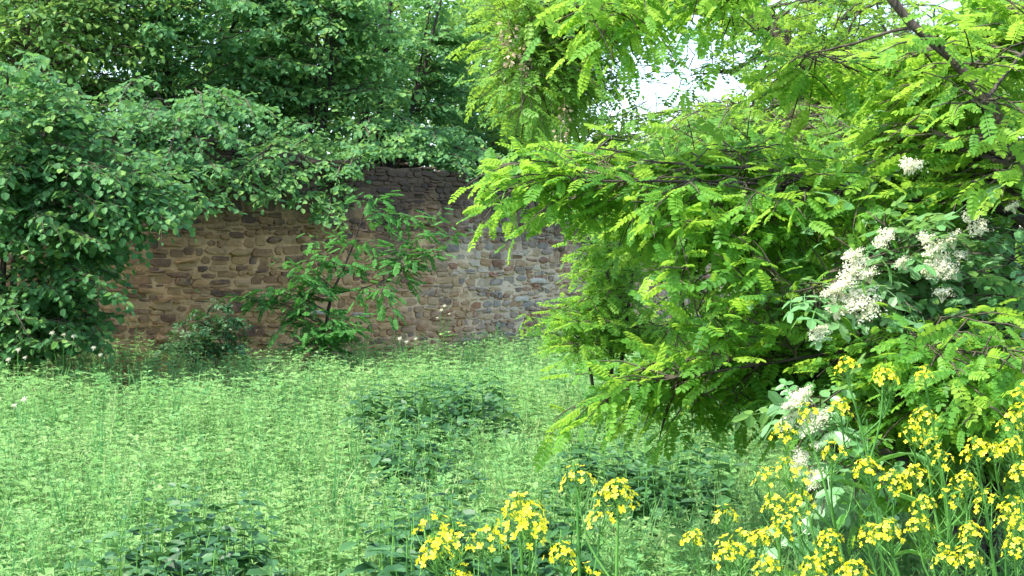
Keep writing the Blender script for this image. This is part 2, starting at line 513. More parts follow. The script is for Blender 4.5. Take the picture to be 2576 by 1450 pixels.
def stem_points(stems):
    out = []
    for pts, r0, r1 in stems:
        pts = np.asarray(pts, float)
        seg = np.linalg.norm(np.diff(pts, axis=0), axis=1)
        cum = np.concatenate([[0], np.cumsum(seg)])
        tt = np.linspace(0, cum[-1], max(4, int(cum[-1] / .15)))
        q = np.stack([np.interp(tt, cum, pts[:, i]) for i in range(3)], -1)
        rr = np.interp(tt, [0, cum[-1]], [r0, r1])
        out.append(np.concatenate([q, rr[:, None]], 1))
    return np.concatenate(out)


def smooth_path(pts, n=14, r=None, jit=.0):
    """Catmull-Rom through the given points"""
    pts = np.asarray(pts, float)
    p = np.concatenate([[2 * pts[0] - pts[1]], pts, [2 * pts[-1] - pts[-2]]])
    out = []
    m = len(pts) - 1
    for i in range(m):
        a, b, c, d = p[i], p[i + 1], p[i + 2], p[i + 3]
        for t in np.linspace(0, 1, max(2, n // m), endpoint=(i == m - 1)):
            out.append(.5 * (2 * b + (c - a) * t + (2 * a - 5 * b + 4 * c - d) * t * t + (3 * b - a - 3 * c + d) * t ** 3))
    out = np.array(out)
    if r is not None and jit:
        out[1:-1] += r.normal(0, jit, out[1:-1].shape)
    return out


def grow(name, label, cat, base, stems, tips, sp, leafmat, barkmat, templates, seed, keep=0, group=None, min_z=None, leaf_name='leaf', twigmat=None, up_pen=.6):
    """a woody plant: trunk (stems), branches, crown, and its most visible leaves as single pieces"""
    r = np.random.default_rng(seed)
    root = thing(name, label, cat, base, group)
    tr, wd, lv = Acc(), Acc(), Leaves()
    stems = [(smooth_path(p, 16, r, r0 * .12), r0, r1) for p, r0, r1 in stems]
    for p, r0, r1 in stems:
        w = np.linspace(r0, r1, len(p)) * (1 + r.normal(0, .05, len(p)))
        tr.tube(p, w, 9)
    sk = stem_points(stems)
    for tip in tips:
        tip = np.asarray(tip, float)
        dv = sk[:, :3] - tip
        cost = np.linalg.norm(dv, axis=1) + up_pen * np.maximum(0, dv[:, 2] + .1) + r.uniform(0, .25, len(sk))
        s = sk[np.argmin(cost)]
        L = np.linalg.norm(s[:3] - tip)
        if L < .12:
            continue
        bough(r, wd, lv, s[:3], tip, min(s[3] * .65, .005 + (.007 if tip[1] < 10 else .011) * L), sp)
    tr.build('trunk', barkmat, root, smooth=True)
    if wd.n:
        wd.build('branches', twigmat or M['twig'], root, 'stuff', smooth=True)
    foliage(root, lv, templates, leafmat, r, keep, leaf_name)
    return root


LEAF_COUNT = {}


def foliage(root, lv, templates, mat, r, keep, leaf_name='leaf', crown='crown'):
    p, y, z, s = lv.get()
    ok = p[:, 2] > .05
    p, y, z, s = p[ok], y[ok], z[ok], s[ok]
    N = len(p)
    rnd = np.clip(r.normal(.40, .17, N) + .16 * wob(p[:, 0] * 1.7 + p[:, 1], p[:, 2] * 2.1 + p[:, 1] * .6, 1.0, float(len(p) % 7)), 0, .86)
    kind = r.integers(0, len(templates), N)
    single = np.zeros(N, bool)
    if keep:
        u = p[:, 0] / p[:, 1] * FPX; v = (p[:, 2] - CAM_Z) / p[:, 1] * FPX
        inside = (np.abs(u) < 1270) & (v < 690) & (v > -745)
        idx = np.where(inside)[0]
        # nearest in its own small picture cell first: those are the ones that show whole
        cell = {}
        for i in idx[np.argsort(p[idx, 1])]:
            cell.setdefault((int(u[i] // 34), int(v[i] // 34)), []).append(i)
        picks = [c[0] for c in cell.values()]
        picks = sorted(picks, key=lambda i: -s[i] / p[i, 1])[:keep]
        single[picks] = True
    ac = Acc()
    for k, T in enumerate(templates):
        m = (kind == k) & ~single
        ac.inst(T, p[m], y[m], z[m], s[m], rnd[m])
    if ac.n:
        ac.build(crown, mat, root, 'stuff')
    if single.any():
        mes = []
        for T in templates:
            for sh in range(3):
                a = Acc(); a.inst(T, np.zeros((1, 3)), np.array([[0, 1., 0]]), np.array([[0, 0, 1.]]), [1.0], [0.0])
                mes.append(a.mesh(leaf_name, mat)); break
        for i in np.where(single)[0]:
            place(leaf_name, mes[kind[i]], root, p[i], y[i], z[i], float(s[i]))
    LEAF_COUNT[root.name] = N


def tips_poly(r, poly, n, Y0, Y1):
    poly = np.asarray(poly, float)
    lo, hi = poly.min(0), poly.max(0)
    out = []
    while len(out) < n:
        x, y = r.uniform(lo, hi)
        c = False
        j = len(poly) - 1
        for i in range(len(poly)):
            if (poly[i, 1] > y) != (poly[j, 1] > y) and x < (poly[j, 0] - poly[i, 0]) * (y - poly[i, 1]) / (poly[j, 1] - poly[i, 1]) + poly[i, 0]:
                c = not c
            j = i
        if c:
            out.append(P(x, y, r.uniform(Y0, Y1)))
    return out


def clear(tips, x0, y0, x1, y1):
    """leave a window in the foliage"""
    out = []
    for t in tips:
        u, v = t[0] / t[1] * FPX + 1288, HOR - (t[2] - CAM_Z) / t[1] * FPX
        if not (x0 < u < x1 and y0 < v < y1):
            out.append(t)
    return out


def tips_ball(r, c, rad, n, lo=.35):
    d = unit(r.normal(0, 1, (n, 3)))
    d = d * (r.uniform(lo ** 2, 1, (n, 1)) ** .5) * np.asarray(rad)
    return list(np.asarray(c) + d)


# ------------------------------------------------------------------ the ground
WP = np.array([(-22, 12.5), (-14, 16.8), (-9, 19.0), (-6.3, 20.3), (-3.6, 21.9), (-1.0, 24.6), (1.5, 27.9), (4.8, 32.6), (9.5, 39.0), (15, 47.0)], float)
_seg = np.linalg.norm(np.diff(WP, axis=0), axis=1)
WCUM = np.concatenate([[0], np.cumsum(_seg)])


def wall_at(s):
    s = np.asarray(s, float)
    # light smoothing of the polyline
    acc = 0
    for d in (-.9, -.45, 0, .45, .9):
        acc = acc + np.stack([np.interp(s + d, WCUM, WP[:, 0]), np.interp(s + d, WCUM, WP[:, 1])], -1)
    return acc / 5


def wall_dir(s):
    return unit(wall_at(np.asarray(s) + .05) - wall_at(np.asarray(s) - .05))


def wall_y(x):
    return np.interp(x, WP[:, 0], WP[:, 1])


def wall_top(s):
    """height of the broken wall head along its length"""
    _, Y = np.moveaxis(wall_at(s), -1, 0)
    h = np.interp(Y, [12, 19, 22, 24, 26, 29, 33, 47], [3.9, 3.85, 3.66, 3.46, 3.30, 3.26, 3.3, 3.3])
    return h + .05 * np.sin(s * 1.1) + .03 * np.sin(s * 5.3 + 1) + .02 * np.sin(s * 11.7)


def ground_z(x, y):
    return .06 * wob(x, y, .22) + .0105 * np.clip(y - 9, 0, 70)


def grid_mesh(name, X, Yg, Z, mat, kind):
    a = Acc()
    n, m = X.shape
    V = np.stack([X, Yg, Z], -1).reshape(-1, 3)
    i = np.arange(n - 1)[:, None] * m + np.arange(m - 1)[None]
    q = np.stack([i, i + m, i + m + 1, i + 1], -1).reshape(-1, 4)
    a.raw(V, q, [], 0.0)
    return a.build(name, mat, None, kind, True)


gx = np.concatenate([[-600, -200, -80, -40], np.arange(-24, 24.1, .5), [40, 80, 200, 600]])
gy = np.concatenate([[-600, -150, -40, -10], np.arange(-4, 60, .5), [80, 150, 300, 900]])
GX, GY = np.meshgrid(gx, gy, indexing='ij')
grid_mesh('ground', GX, GY, np.where((np.abs(GX) < 30) & (GY < 70) & (GY > -11), ground_z(GX, GY), 0.0105 * np.clip(GY - 9, 0, 70)), M['soil'], 'structure')

# raised bank behind the wall: starts inside the wall, runs back
sb = np.linspace(0, WCUM[-1], 90)
base = wall_at(sb)
dirn = wall_dir(sb)
back = np.stack([-dirn[:, 1], dirn[:, 0]], -1)
ks = np.array([.25, .8, 1.6, 3, 6, 12, 25, 60])
BX = base[:, 0:1] + back[:, 0:1] * ks
BY = base[:, 1:2] + back[:, 1:2] * ks
BZ = (wall_top(sb) - .45)[:, None] + np.array([0, .02, .08, .15, .3, .5, .3, -.3]) + .08 * wob(BX, BY, .5)
grid_mesh('terrace_bank', BX, BY, BZ, M['litter'], 'structure')

# ------------------------------------------------------------------ the stone wall
def build_wall():
    r = np.random.default_rng(11)
    b0 = wall_at(12.0)
    root = thing('stone_wall', 'long old rubble stone wall with ochre and grey stones and a ragged dark top', 'wall', (b0[0], b0[1], 0))
    # mortared core: bumpy face, thickness, ragged head
    s = np.arange(0, WCUM[-1], .18)
    nz = 34
    a = Acc()
    xy = wall_at(s); d = wall_dir(s); nrm = np.stack([d[:, 1], -d[:, 0]], -1)      # towards the meadow
    top = wall_top(s) - .05 - .07 * np.repeat(r.uniform(0, 1, len(s) // 3 + 1), 3)[:len(s)]
    zz = np.linspace(0, 1, nz)
    Z = -.15 + zz[None] * (top[:, None] + .15)
    bump = .018 * wob(s[:, None] * 3, Z * 4, 1.0) + .012 * wob(s[:, None] * 9, Z * 11, 1.0, 2) + r.normal(0, .004, Z.shape)
    F = np.stack([xy[:, 0:1] + nrm[:, 0:1] * bump, xy[:, 1:2] + nrm[:, 1:2] * bump, Z], -1)
    Bk = np.stack([xy[:, 0:1] - nrm[:, 0:1] * .55 + 0 * Z, xy[:, 1:2] - nrm[:, 1:2] * .55 + 0 * Z, Z], -1)
    i = np.arange(len(s) - 1)[:, None] * nz + np.arange(nz - 1)[None]
    q = np.stack([i, i + nz, i + nz + 1, i + 1], -1).reshape(-1, 4)
    a.raw(F.reshape(-1, 3), q, [], r.uniform(0, .3, F.shape[0] * nz))
    a.raw(Bk.reshape(-1, 3), q[:, ::-1], [], 0)
    n = len(s)
    tf = F[:, -1]; tb = Bk[:, -1]
    a.raw(np.concatenate([tf, tb]), [(k, k + 1, n + k + 1, n + k) for k in range(n - 1)], [], 0)
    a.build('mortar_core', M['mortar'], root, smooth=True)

    # stone shapes: rounded irregular blocks, front towards +Z of the template, width X, height Y
    shapes = []
    for v in range(16):
        k = 8
        an = np.arange(k) * 2 * math.pi / k + r.normal(0, .12, k)
        pw = r.uniform(2.8, 8.0)
        rad = (np.abs(np.cos(an)) ** pw + np.abs(np.sin(an)) ** pw) ** (-1 / pw)
        rad *= .5 * r.uniform(.80, 1.04, k)
        out = np.stack([np.cos(an) * rad, np.sin(an) * rad], -1)
        rings = [(.96, -5.0), (1.0, .25), (.92, .80 + r.normal(0, .05))]
        V = []
        for sc_, zc in rings:
            for e in out:
                V.append((e[0] * sc_ + r.normal(0, .012), e[1] * sc_ + r.normal(0, .02), zc + (r.normal(0, .10) if zc > 0 else 0)))
        V.append((r.normal(0, .05), r.normal(0, .05), 1.0 + r.normal(0, .08)))
        Q = []; T = []
        for lvl in range(2):
            for j in range(k):
                j2 = (j + 1) % k
                Q.append((lvl * k + j, lvl * k + j2, (lvl + 1) * k + j2, (lvl + 1) * k + j))
        for j in range(k):
            T.append((2 * k + j, 2 * k + (j + 1) % k, 3 * k))
        shapes.append(arr(V, Q, T))
    # lay the stones in loose courses
    st = []
    z = .35
    row = 0
    while z < 4.3:
        h = r.choice([.045, .06, .075, .095, .12, .16], p=[.15, .24, .25, .19, .12, .05]) if z < 2.8 else r.choice([.045, .06, .075, .09])
        sx = r.uniform(10.5, 11)
        while sx < 33:
            w = h * r.uniform(1.0, 3.2) if h > .1 else r.uniform(.08, .32)
            w = float(np.clip(w, .08, .40))
            zc = z + h / 2 + .035 * math.sin(sx * 1.3 + row * .2) + .02 * math.sin(sx * 3.7 + row)
            if r.uniform() < .16 and w > .16:            # two thin ones in place of one
                for kk in (-.25, .25):
                    st.append((sx + w / 2, zc + kk * h, w * r.uniform(.85, 1), h * .5))
            else:
                st.append((sx + w / 2, zc + r.normal(0, .006), w, h * r.uniform(.85, 1.12)))
            sx += w
        z += h
        row += 1
    st = np.array(st)
    tp = wall_top(st[:, 0])
    st = st[(st[:, 1] + st[:, 3] * .5 < tp + .0) & (st[:, 1] > .35)]
    tp = wall_top(st[:, 0])
    st = st[~((tp - st[:, 1] < .10) & (r.uniform(0, 1, len(st)) < .3))]
    xy = wall_at(st[:, 0]); d = wall_dir(st[:, 0]); nrm = np.stack([d[:, 1], -d[:, 0]], -1)
    N = len(st)
    pos = np.stack([xy[:, 0], xy[:, 1], st[:, 1]], -1)
    prot = r.uniform(.008, .042, N) + (r.uniform(0, 1, N) < .07) * r.uniform(.02, .06, N) + (wall_top(st[:, 0]) - st[:, 1] < .35) * r.uniform(0, .02, N)
    sc = np.stack([st[:, 2] * r.uniform(.95, 1.08, N), st[:, 3] * r.uniform(.88, 1.12, N), prot], -1)
    yaw = r.normal(0, .05, N); roll = r.normal(0, .06, N)
    u = pos[:, 0] / pos[:, 1] * FPX + 1288; v = HOR - (pos[:, 2] - CAM_Z) / pos[:, 1] * FPX
    vis = (u > 330) & (u < 1400) & (v > 400) & (v < 880)
    size = st[:, 2] * st[:, 3] / pos[:, 1] ** 2 * np.where(vis, 1, 0)
    order = np.argsort(-size)
    chosen = set(order[:300].tolist())
    kind = r.integers(0, len(shapes), N)
    mes = []
    for T in shapes:
        aa = Acc(); aa.raw(T[0], T[1], T[2], 0.0)
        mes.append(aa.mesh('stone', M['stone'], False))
    ac = Acc()
    for i in range(N):
        n3 = unit(np.array([nrm[i, 0], nrm[i, 1], 0]) + np.array([d[i, 0], d[i, 1], 0]) * yaw[i] + UP * r.normal(0, .05))
        y3 = unit(UP + np.array([d[i, 0], d[i, 1], 0]) * roll[i])
        if i in chosen:
            place('stone', mes[kind[i]], root, pos[i], y3, n3, sc[i])
        else:
            V, Q, T, A = shapes[kind[i]]
            R = frames(y3[None], n3[None])[0]
            ac.raw((V * sc[i]) @ R.T + pos[i], Q, T, r.uniform(0, 1))
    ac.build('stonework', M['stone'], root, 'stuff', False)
    # a few pale slabs that stick out of the face
    aa = Acc(); aa.raw(shapes[3][0] * np.array([1, 1, .9]), shapes[3][1], shapes[3][2], 0.0)
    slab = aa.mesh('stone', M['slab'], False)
    sv = np.linspace(8, 32, 2400)
    wxy = wall_at(sv)
    for px, py, w, h in [(1352, 706, .50, .09), (905, 792, .36, .08), (790, 786, .42, .07), (1310, 752, .40, .09), (1245, 578, .34, .10), (1340, 572, .3, .09)]:
        k = int(np.argmin(np.abs(wxy[:, 0] / wxy[:, 1] * FPX + 1288 - px)))
        dd = wall_dir(sv[k])
        q = P(px, py, wxy[k, 1])
        o = place('stone', slab, root, (wxy[k, 0], wxy[k, 1], q[2]), UP, np.array([dd[1], -dd[0], 0]), (w, h, .055))
        o['label'] = 'pale grey slab jutting out of the wall face'


build_wall()

# ------------------------------------------------------------------ woods on the bank
r0 = np.random.default_rng(21)


def bank_z(x, y):
    return float(np.interp(y, [12, 22, 26, 29, 33, 47], [3.6, 3.4, 3.1, 3.0, 2.95, 2.9]))


def simple_tree(name, label, cx, cy, cz, rad, n, sp, leafmat, templates, seed, keep=0, group=None, n_stems=3, z0=None, bark='bark_dark', extra=(), lean=(0, 0), r_stem=.06):
    r = np.random.default_rng(seed)
    z0 = bank_z(cx, cy) - .25 if z0 is None else z0
    bx, by = cx + lean[0], cy + lean[1]
    stems = []
    for k in range(n_stems):
        e = np.array([cx, cy, cz]) + r.normal(0, .42, 3) * np.asarray(rad) + np.array([0, 0, rad[2] * .45])
        b = np.array([bx + r.normal(0, .12), by + r.normal(0, .1), z0])
        mid = b * .5 + e * .5 + r.normal(0, .12, 3) * rad[0]
        stems.append(([b, mid, e], r_stem * r.uniform(.7, 1.2), .012))
    tips = tips_ball(r, (cx, cy, cz), rad, n) + list(extra)
    return grow(name, label, 'tree', (bx, by, z0), stems, tips, sp, leafmat, M[bark], templates, seed + 500, keep, group)


GB = 'dense hazels on the bank behind the wall'
simple_tree('hazel_tree', 'dark hazel filling the upper left corner above the wall', *P(150, 90, 23.5)[[0]], 23.5, 5.3, (2.2, 1.5, 2.1), 230, SP_FINE, M['hazel_dark'], T_SIMPLE, 31, 0, GB)
def head_tip(px, py, out=.4):
    sv = np.linspace(4, 34, 600)
    w = wall_at(sv)
    k = int(np.argmin(np.abs(w[:, 0] / w[:, 1] * FPX + 1288 - px)))
    return P(px, py, w[k, 1] - out)


EX_B = [P(x, y, Y) for x, y, Y in [(560, 480, 20.9), (640, 430, 21.3), (700, 470, 21.6), (760, 500, 21.8), (830, 530, 22.2), (850, 470, 22.6), (600, 400, 21.5), (720, 400, 22.3), (800, 420, 22.4), (500, 460, 20.6), (670, 500, 21.3), (880, 420, 23.2), (480, 520, 20.0), (845, 555, 22.0), (770, 360, 23), (690, 350, 23), (900, 370, 24), (870, 440, 23.2), (820, 400, 22.9), (910, 430, 23.8), (740, 450, 21.9), (640, 480, 21.2)]]
EX_L = [P(x, y, Y) for x, y, Y in [(330, 330, 20.3), (380, 300, 20.4), (440, 330, 20.6), (500, 360, 20.8), (560, 330, 21.0), (360, 400, 20.0), (430, 400, 20.2), (490, 430, 20.3), (540, 420, 20.6), (600, 350, 21.2), (300, 260, 20.4), (470, 280, 21), (250, 300, 20), (520, 300, 21.2), (640, 310, 21.8), (580, 270, 21.8), (400, 460, 19.8), (700, 300, 22.3), (780, 310, 23)]] + [head_tip(x, y, o) for x, y, o in [(350, 335, .3), (375, 360, .4), (330, 365, .5), (395, 345, .3), (310, 315, .1), (360, 310, 0), (420, 330, .2), (450, 310, 0)]]
simple_tree('hazel_tree', 'dark hazel with long thin branch near the top, beside the corner hazel', -4.7, 24.6, 5.5, (2.1, 1.5, 2.1), 170, SP_HAZEL, M['hazel'], T_ROUND, 32, 120, GB,
            extra=[P(380, 60, 22.6), P(640, 10, 22.6)] + EX_L)
simple_tree('hazel_tree', 'hazel whose drooping boughs hang over the wall top in the middle', -3.15, 25.2, 5.4, (1.8, 1.4, 2.0), 190, SP_HAZEL, M['hazel'], T_ROUND, 33, 220, GB, n_stems=4, extra=EX_B)
EX_C = [head_tip(x, y, o) for x, y, o in [(880, 420, .5), (1180, 430, .5), (1230, 420, .5), (905, 375, .2), (960, 375, .1), (1010, 375, .1), (1060, 380, .1), (1110, 385, .1),
                                           (1160, 400, .2), (1210, 390, .2), (1260, 400, .3), (1000, 350, 0), (1100, 355, 0), (1200, 350, 0), (930, 345, 0), (1050, 320, -.3), (1150, 320, -.3), (850, 440, .5)]]
simple_tree('hazel_tree', 'hazel with dark forked stems showing above the middle of the wall', -1.75, 28.0, 5.3, (1.7, 1.3, 2.1), 170, SP_HAZEL, M['hazel'], T_ROUND, 34, 150, GB, n_stems=5, extra=EX_C, lean=(-.7, -.6), r_stem=.075)
simple_tree('hazel_tree', 'low hazel bush at the wall head just left of the yellow-green robinia fronds', -.35, 29.6, 4.4, (1.5, 1.2, 1.4), 120, SP_HAZEL, M['hazel'], T_ROUND, 35, 60, GB, n_stems=5, r_stem=.05)
for j, (cx, cy, lab) in enumerate([(-8.0, 27.5, 'shaded hazel filling the gap behind the corner hazel'), (-5.2, 29.0, 'shaded hazel behind the one with a long thin branch'), (-2.6, 30.5, 'shaded hazel behind the hazel with drooping boughs'), (-.2, 31.5, 'shaded hazel behind the dark forked stems')]):
    simple_tree('hazel_tree', lab, cx, cy, 5.7, (2.0, 1.3, 2.6), 170, dict(SP_FINE, leaf=.175, leaf_gap=.075, sec_gap=.135), M['hazel_dark'], T_SIMPLE, 45 + j, 0, GB)
GF = 'sunlit trees far behind the wall'
k = 0
for (cx, cy, cz, rx, rz, lab) in [(-10.5, 33, 7.5, 3.0, 3.4, 'yellow-green tree glimpsed behind the corner hazel'),
                                  (-6.8, 36, 7.6, 3.0, 3.6, 'yellow-green tree glimpsed through the upper-left hazels'),
                                  (-3.4, 35, 7.4, 2.7, 3.4, 'yellow-green tree behind the hazel with drooping boughs'),
                                  (-.4, 37, 7.4, 2.6, 3.4, 'yellow-green tree behind the forked hazel stems'),
                                  (1.9, 40, 4.9, 2.4, 1.7, 'low pale green tree just under the white sky gap'),
                                  (5.9, 42, 4.8, 2.6, 1.6, 'low pale green tree under the sky gap, beside the leaning trunk'),
                                  (9.5, 40, 6.2, 2.6, 3.0, 'tall pale green tree behind the robinia at the upper right'),
                                  (13.0, 38, 6.2, 2.8, 3.4, 'tall pale green tree at the far right edge')]:
    simple_tree('broadleaf_tree', lab, cx, cy, cz, (rx, 1.9, rz), 120, SP_BACK, M['back'], T_SIMPLE, 50 + k, 0, GF, z0=2.4, r_stem=.11)
    k += 1
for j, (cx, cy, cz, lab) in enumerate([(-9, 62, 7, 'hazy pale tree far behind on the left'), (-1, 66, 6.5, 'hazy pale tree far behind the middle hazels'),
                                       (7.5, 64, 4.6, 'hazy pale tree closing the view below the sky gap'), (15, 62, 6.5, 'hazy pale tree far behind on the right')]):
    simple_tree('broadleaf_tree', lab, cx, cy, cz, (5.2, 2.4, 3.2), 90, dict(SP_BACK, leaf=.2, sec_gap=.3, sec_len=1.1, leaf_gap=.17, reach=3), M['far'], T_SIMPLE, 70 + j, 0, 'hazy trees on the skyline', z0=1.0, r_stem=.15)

# ------------------------------------------------------------------ hazel in front of the wall
rr = np.random.default_rng(41)
HB = P(60, 900, 18.6); HB[2] = 0
tips = (tips_poly(rr, [(-150, 120), (60, 120), (150, 180), (240, 300), (420, 420), (480, 500), (470, 560), (330, 600), (290, 760), (250, 860), (-150, 880)], 260, 17.0, 19.2)
        + [P(x, y, Y) for x, y, Y in [(470, 500, 18.4), (500, 490, 18.6), (440, 440, 18.4), (420, 540, 18.3), (350, 590, 18.2), (330, 640, 18.3), (300, 700, 18.2), (320, 470, 18), (250, 340, 17.8), (180, 220, 17.8), (90, 150, 17.8), (290, 330, 17.8), (300, 300, 18), (440, 460, 18.2), (390, 400, 18)]])
stems = [([HB + np.array([dx, dy, 0]), P(x0, y0, Y0), P(x1, y1, Y1)], .055, .012) for dx, dy, x0, y0, Y0, x1, y1, Y1 in
         [(0, 0, 40, 600, 18.6, 180, 330, 18.4), (.1, .1, 120, 650, 18.7, 330, 480, 18.8), (-.15, .1, -20, 500, 18.8, 20, 200, 18.6), (-.1, -.1, 10, 640, 18.2, 90, 420, 17.9), (-.3, .2, -120, 500, 18.5, -140, 150, 18.5)]]
grow('hazel_bush', 'big round-leaved hazel bush in front of the wall at the left edge', 'bush', HB, stems, tips, SP_HAZEL, M['hazel'], M['bark_dark'], T_ROUND, 42, 300)

# ------------------------------------------------------------------ small growth at the wall foot
SB = P(800, 885, 21.2); SB[2] = 0
tips = [P(x, y, Y) for x, y, Y in [(960, 490, 21.5), (1010, 540, 21.4), (1100, 540, 21.3), (930, 520, 21.6), (1000, 620, 21.2), (940, 640, 21.3), (1030, 710, 21.1), (960, 700, 21.2), (820, 640, 21), (760, 690, 20.9),
                                   (660, 730, 20.8), (720, 660, 20.9), (860, 610, 21.4), (900, 740, 21), (840, 800, 20.8), (760, 790, 20.8), (900, 790, 20.8), (720, 810, 20.9), (640, 740, 20.9), (800, 720, 20.8), (880, 660, 21.2), (960, 600, 21.4), (1060, 560, 21.3), (790, 600, 21.2), (780, 830, 20.7), (850, 832, 20.7), (900, 825, 20.8), (725, 835, 20.8), (815, 845, 20.6), (690, 720, 20.9), (1040, 650, 21.2)]]
tips = tips + [t + np.random.default_rng(5 + i).normal(0, .18, 3) * np.array([1.4, .6, .45]) for i, t in enumerate(tips[::2])]
grow('robinia_sapling', 'slim robinia sapling with feathery blue-green leaves standing before the wall', 'sapling', SB,
     [([SB, P(825, 780, 21.2), P(872, 660, 21.4), P(930, 500, 21.6)], .03, .006), ([P(840, 740, 21.3), P(930, 720, 21.2), P(1000, 690, 21.1)], .012, .004)],
     tips, SP_SAP, M['sapling'], M['bark_dark'], T_SAP, 61, 300)
EB = P(520, 890, 20.4); EB[2] = 0
tips = tips_poly(np.random.default_rng(62), [(390, 880), (470, 790), (530, 735), (610, 800), (610, 880)], 64, 20.0, 20.8)
grow('elder_seedling', 'dark little elder shoot at the shaded wall foot beside the hazel bush', 'bush', EB,
     [([EB, P(515, 820, 20.4), P(540, 760, 20.4)], .018, .005), ([EB, P(470, 840, 20.4), P(430, 820, 20.4)], .014, .004), ([EB, P(570, 840, 20.4), P(590, 810, 20.4)], .014, .004)],
     tips, dict(SP_ELDER, leaf=.16, sec_len=.2), M['nettle'], M['twig'], T_ELDER, 63, 60)
DB = P(1520, 900, 14.0); DB[2] = 0
tips = tips_poly(np.random.default_rng(64), [(1470, 570), (1600, 560), (1660, 700), (1600, 830), (1340, 820), (1330, 780), (1460, 745), (1430, 650)], 75, 13.2, 15.0) + tips_poly(np.random.default_rng(164), [(1420, 800), (1700, 790), (1720, 880), (1420, 870)], 34, 13.0, 14.5)
tips = clear(tips, 1570, 640, 1830, 815)
grow('robinia_bush', 'young yellow-green robinia bush in front of the grey stretch of wall', 'bush', DB,
     [([DB, P(1540, 760, 14), P(1480, 600, 14)], .03, .006), ([DB, P(1460, 820, 14), P(1330, 780, 14)], .018, .005), ([DB, P(1580, 780, 14.2), P(1600, 620, 14.3)], .025, .006)],
     tips, dict(SP_ROB, leaf=.15), M['robinia'], M['bark_dark'], T_ROBL, 65, 200)
DB2 = P(1800, 900, 16.0); DB2[2] = 0
tips = tips_poly(np.random.default_rng(66), [(1480, 800), (1650, 800), (1900, 700), (2150, 650), (2200, 880), (1500, 880)], 95, 14.0, 17.0)
tips = clear(tips, 1570, 640, 1830, 815)
grow('robinia_bush', 'darker low robinia bush at the wall foot under the long fronds', 'bush', DB2,
     [([DB2, P(1740, 800, 16), P(1650, 800, 16)], .03, .006), ([DB2, P(1880, 760, 16), P(2050, 700, 16)], .03, .006), ([DB2, P(1800, 800, 16), P(1760, 720, 16)], .02, .006)],
     tips, dict(SP_ROBB, leaf=.18), M['robinia_back'], M['bark_dark'], T_ROBL, 67, 60)

# ------------------------------------------------------------------ robinias on the right
rc = np.random.default_rng(81)
CB = P(2520, 900, 12.6); CB[2] = 0
tips = (tips_poly(rc, [(1230, -60), (1560, -60), (1560, 60), (1540, 250), (1500, 320), (1330, 340), (1230, 200)], 125, 12.2, 14.5) + [P(x, y, 12.6) for x, y in [(1620, 300), (1680, 310), (1740, 300), (1660, 120), (1800, 140), (1850, 260), (1880, 200), (1600, 60), (1760, 90), (1850, 90), (1560, 330)]]
        + tips_poly(rc, [(1900, 60), (2050, -60), (2320, -60), (2330, 450), (1960, 470), (1920, 330)], 110, 11.5, 14.5)
        + tips_poly(rc, [(2250, 300), (2620, 0), (2620, 900), (2150, 880)], 110, 8.5, 12.0)
        + tips_poly(rc, [(1540, 390), (1960, 400), (2200, 560), (2150, 760), (1700, 700), (1560, 560)], 90, 9.6, 12.5)
        + tips_poly(rc, [(1560, -90), (1900, -90), (1880, -10), (1650, 0)], 14, 12.0, 14.0))
tips = clear(tips, 1540, 600, 1840, 830)
grow('robinia_tree', 'old robinia with thick brown trunk leaning left behind the upper right foliage', 'tree', CB,
     [([CB, P(2400, 560, 12.8), P(2190, 300, 13), P(1960, 95, 13.2), P(1840, -20, 13.3), P(1640, -160, 13.4)], .14, .06),
      ([P(1960, 95, 13.2), P(1700, 20, 13.2), P(1500, 60, 13), P(1330, 150, 12.8)], .04, .01),
      ([P(2400, 560, 12.8), P(2450, 250, 12.4), P(2420, -60, 12.2)], .07, .02),
      ([P(2300, 430, 12.9), P(2120, 330, 12.4), P(1950, 300, 12.2), P(1850, 290, 12)], .045, .008),
      ([P(1960, 95, 13.2), P(1860, 170, 13), P(1740, 190, 12.9)], .018, .004)],
     tips, SP_ROBB, M['robinia_back'], M['bark_grey'], T_ROBL, 82, 150)

ra = np.random.default_rng(91)
AB = np.array([3.3, 7.9, 0.0])
A_st = [([AB, np.array([3.2, 7.8, 1.2]), np.array([2.95, 7.6, 2.3]), np.array([2.9, 7.5, 4.2])], .09, .04),
        ([np.array([3.15, 7.75, 1.6]), P(2576, 552, 6.4), P(2410, 515, 6.4), P(2150, 490, 6.45), P(2050, 476, 6.45), P(1730, 455, 6.45), P(1480, 456, 6.5)], .016, .004),
        ([np.array([3.2, 7.8, 1.3]), P(2620, 770, 6.9), P(2516, 805, 6.5), P(2260, 855, 6.2), P(2010, 902, 6.15), P(1700, 950, 6.3)], .012, .004),
        ([P(2150, 490, 6.45), P(1950, 430, 6.5), P(1780, 420, 6.5), P(1610, 402, 6.6)], .008, .003),
        ([P(2410, 515, 6.4), P(2200, 600, 7.6), P(1950, 640, 7.6), P(1700, 660, 7.5)], .016, .005),
        ([P(2516, 805, 6.5), P(2300, 950, 6.3), P(2150, 1050, 6.2)], .007, .003)]
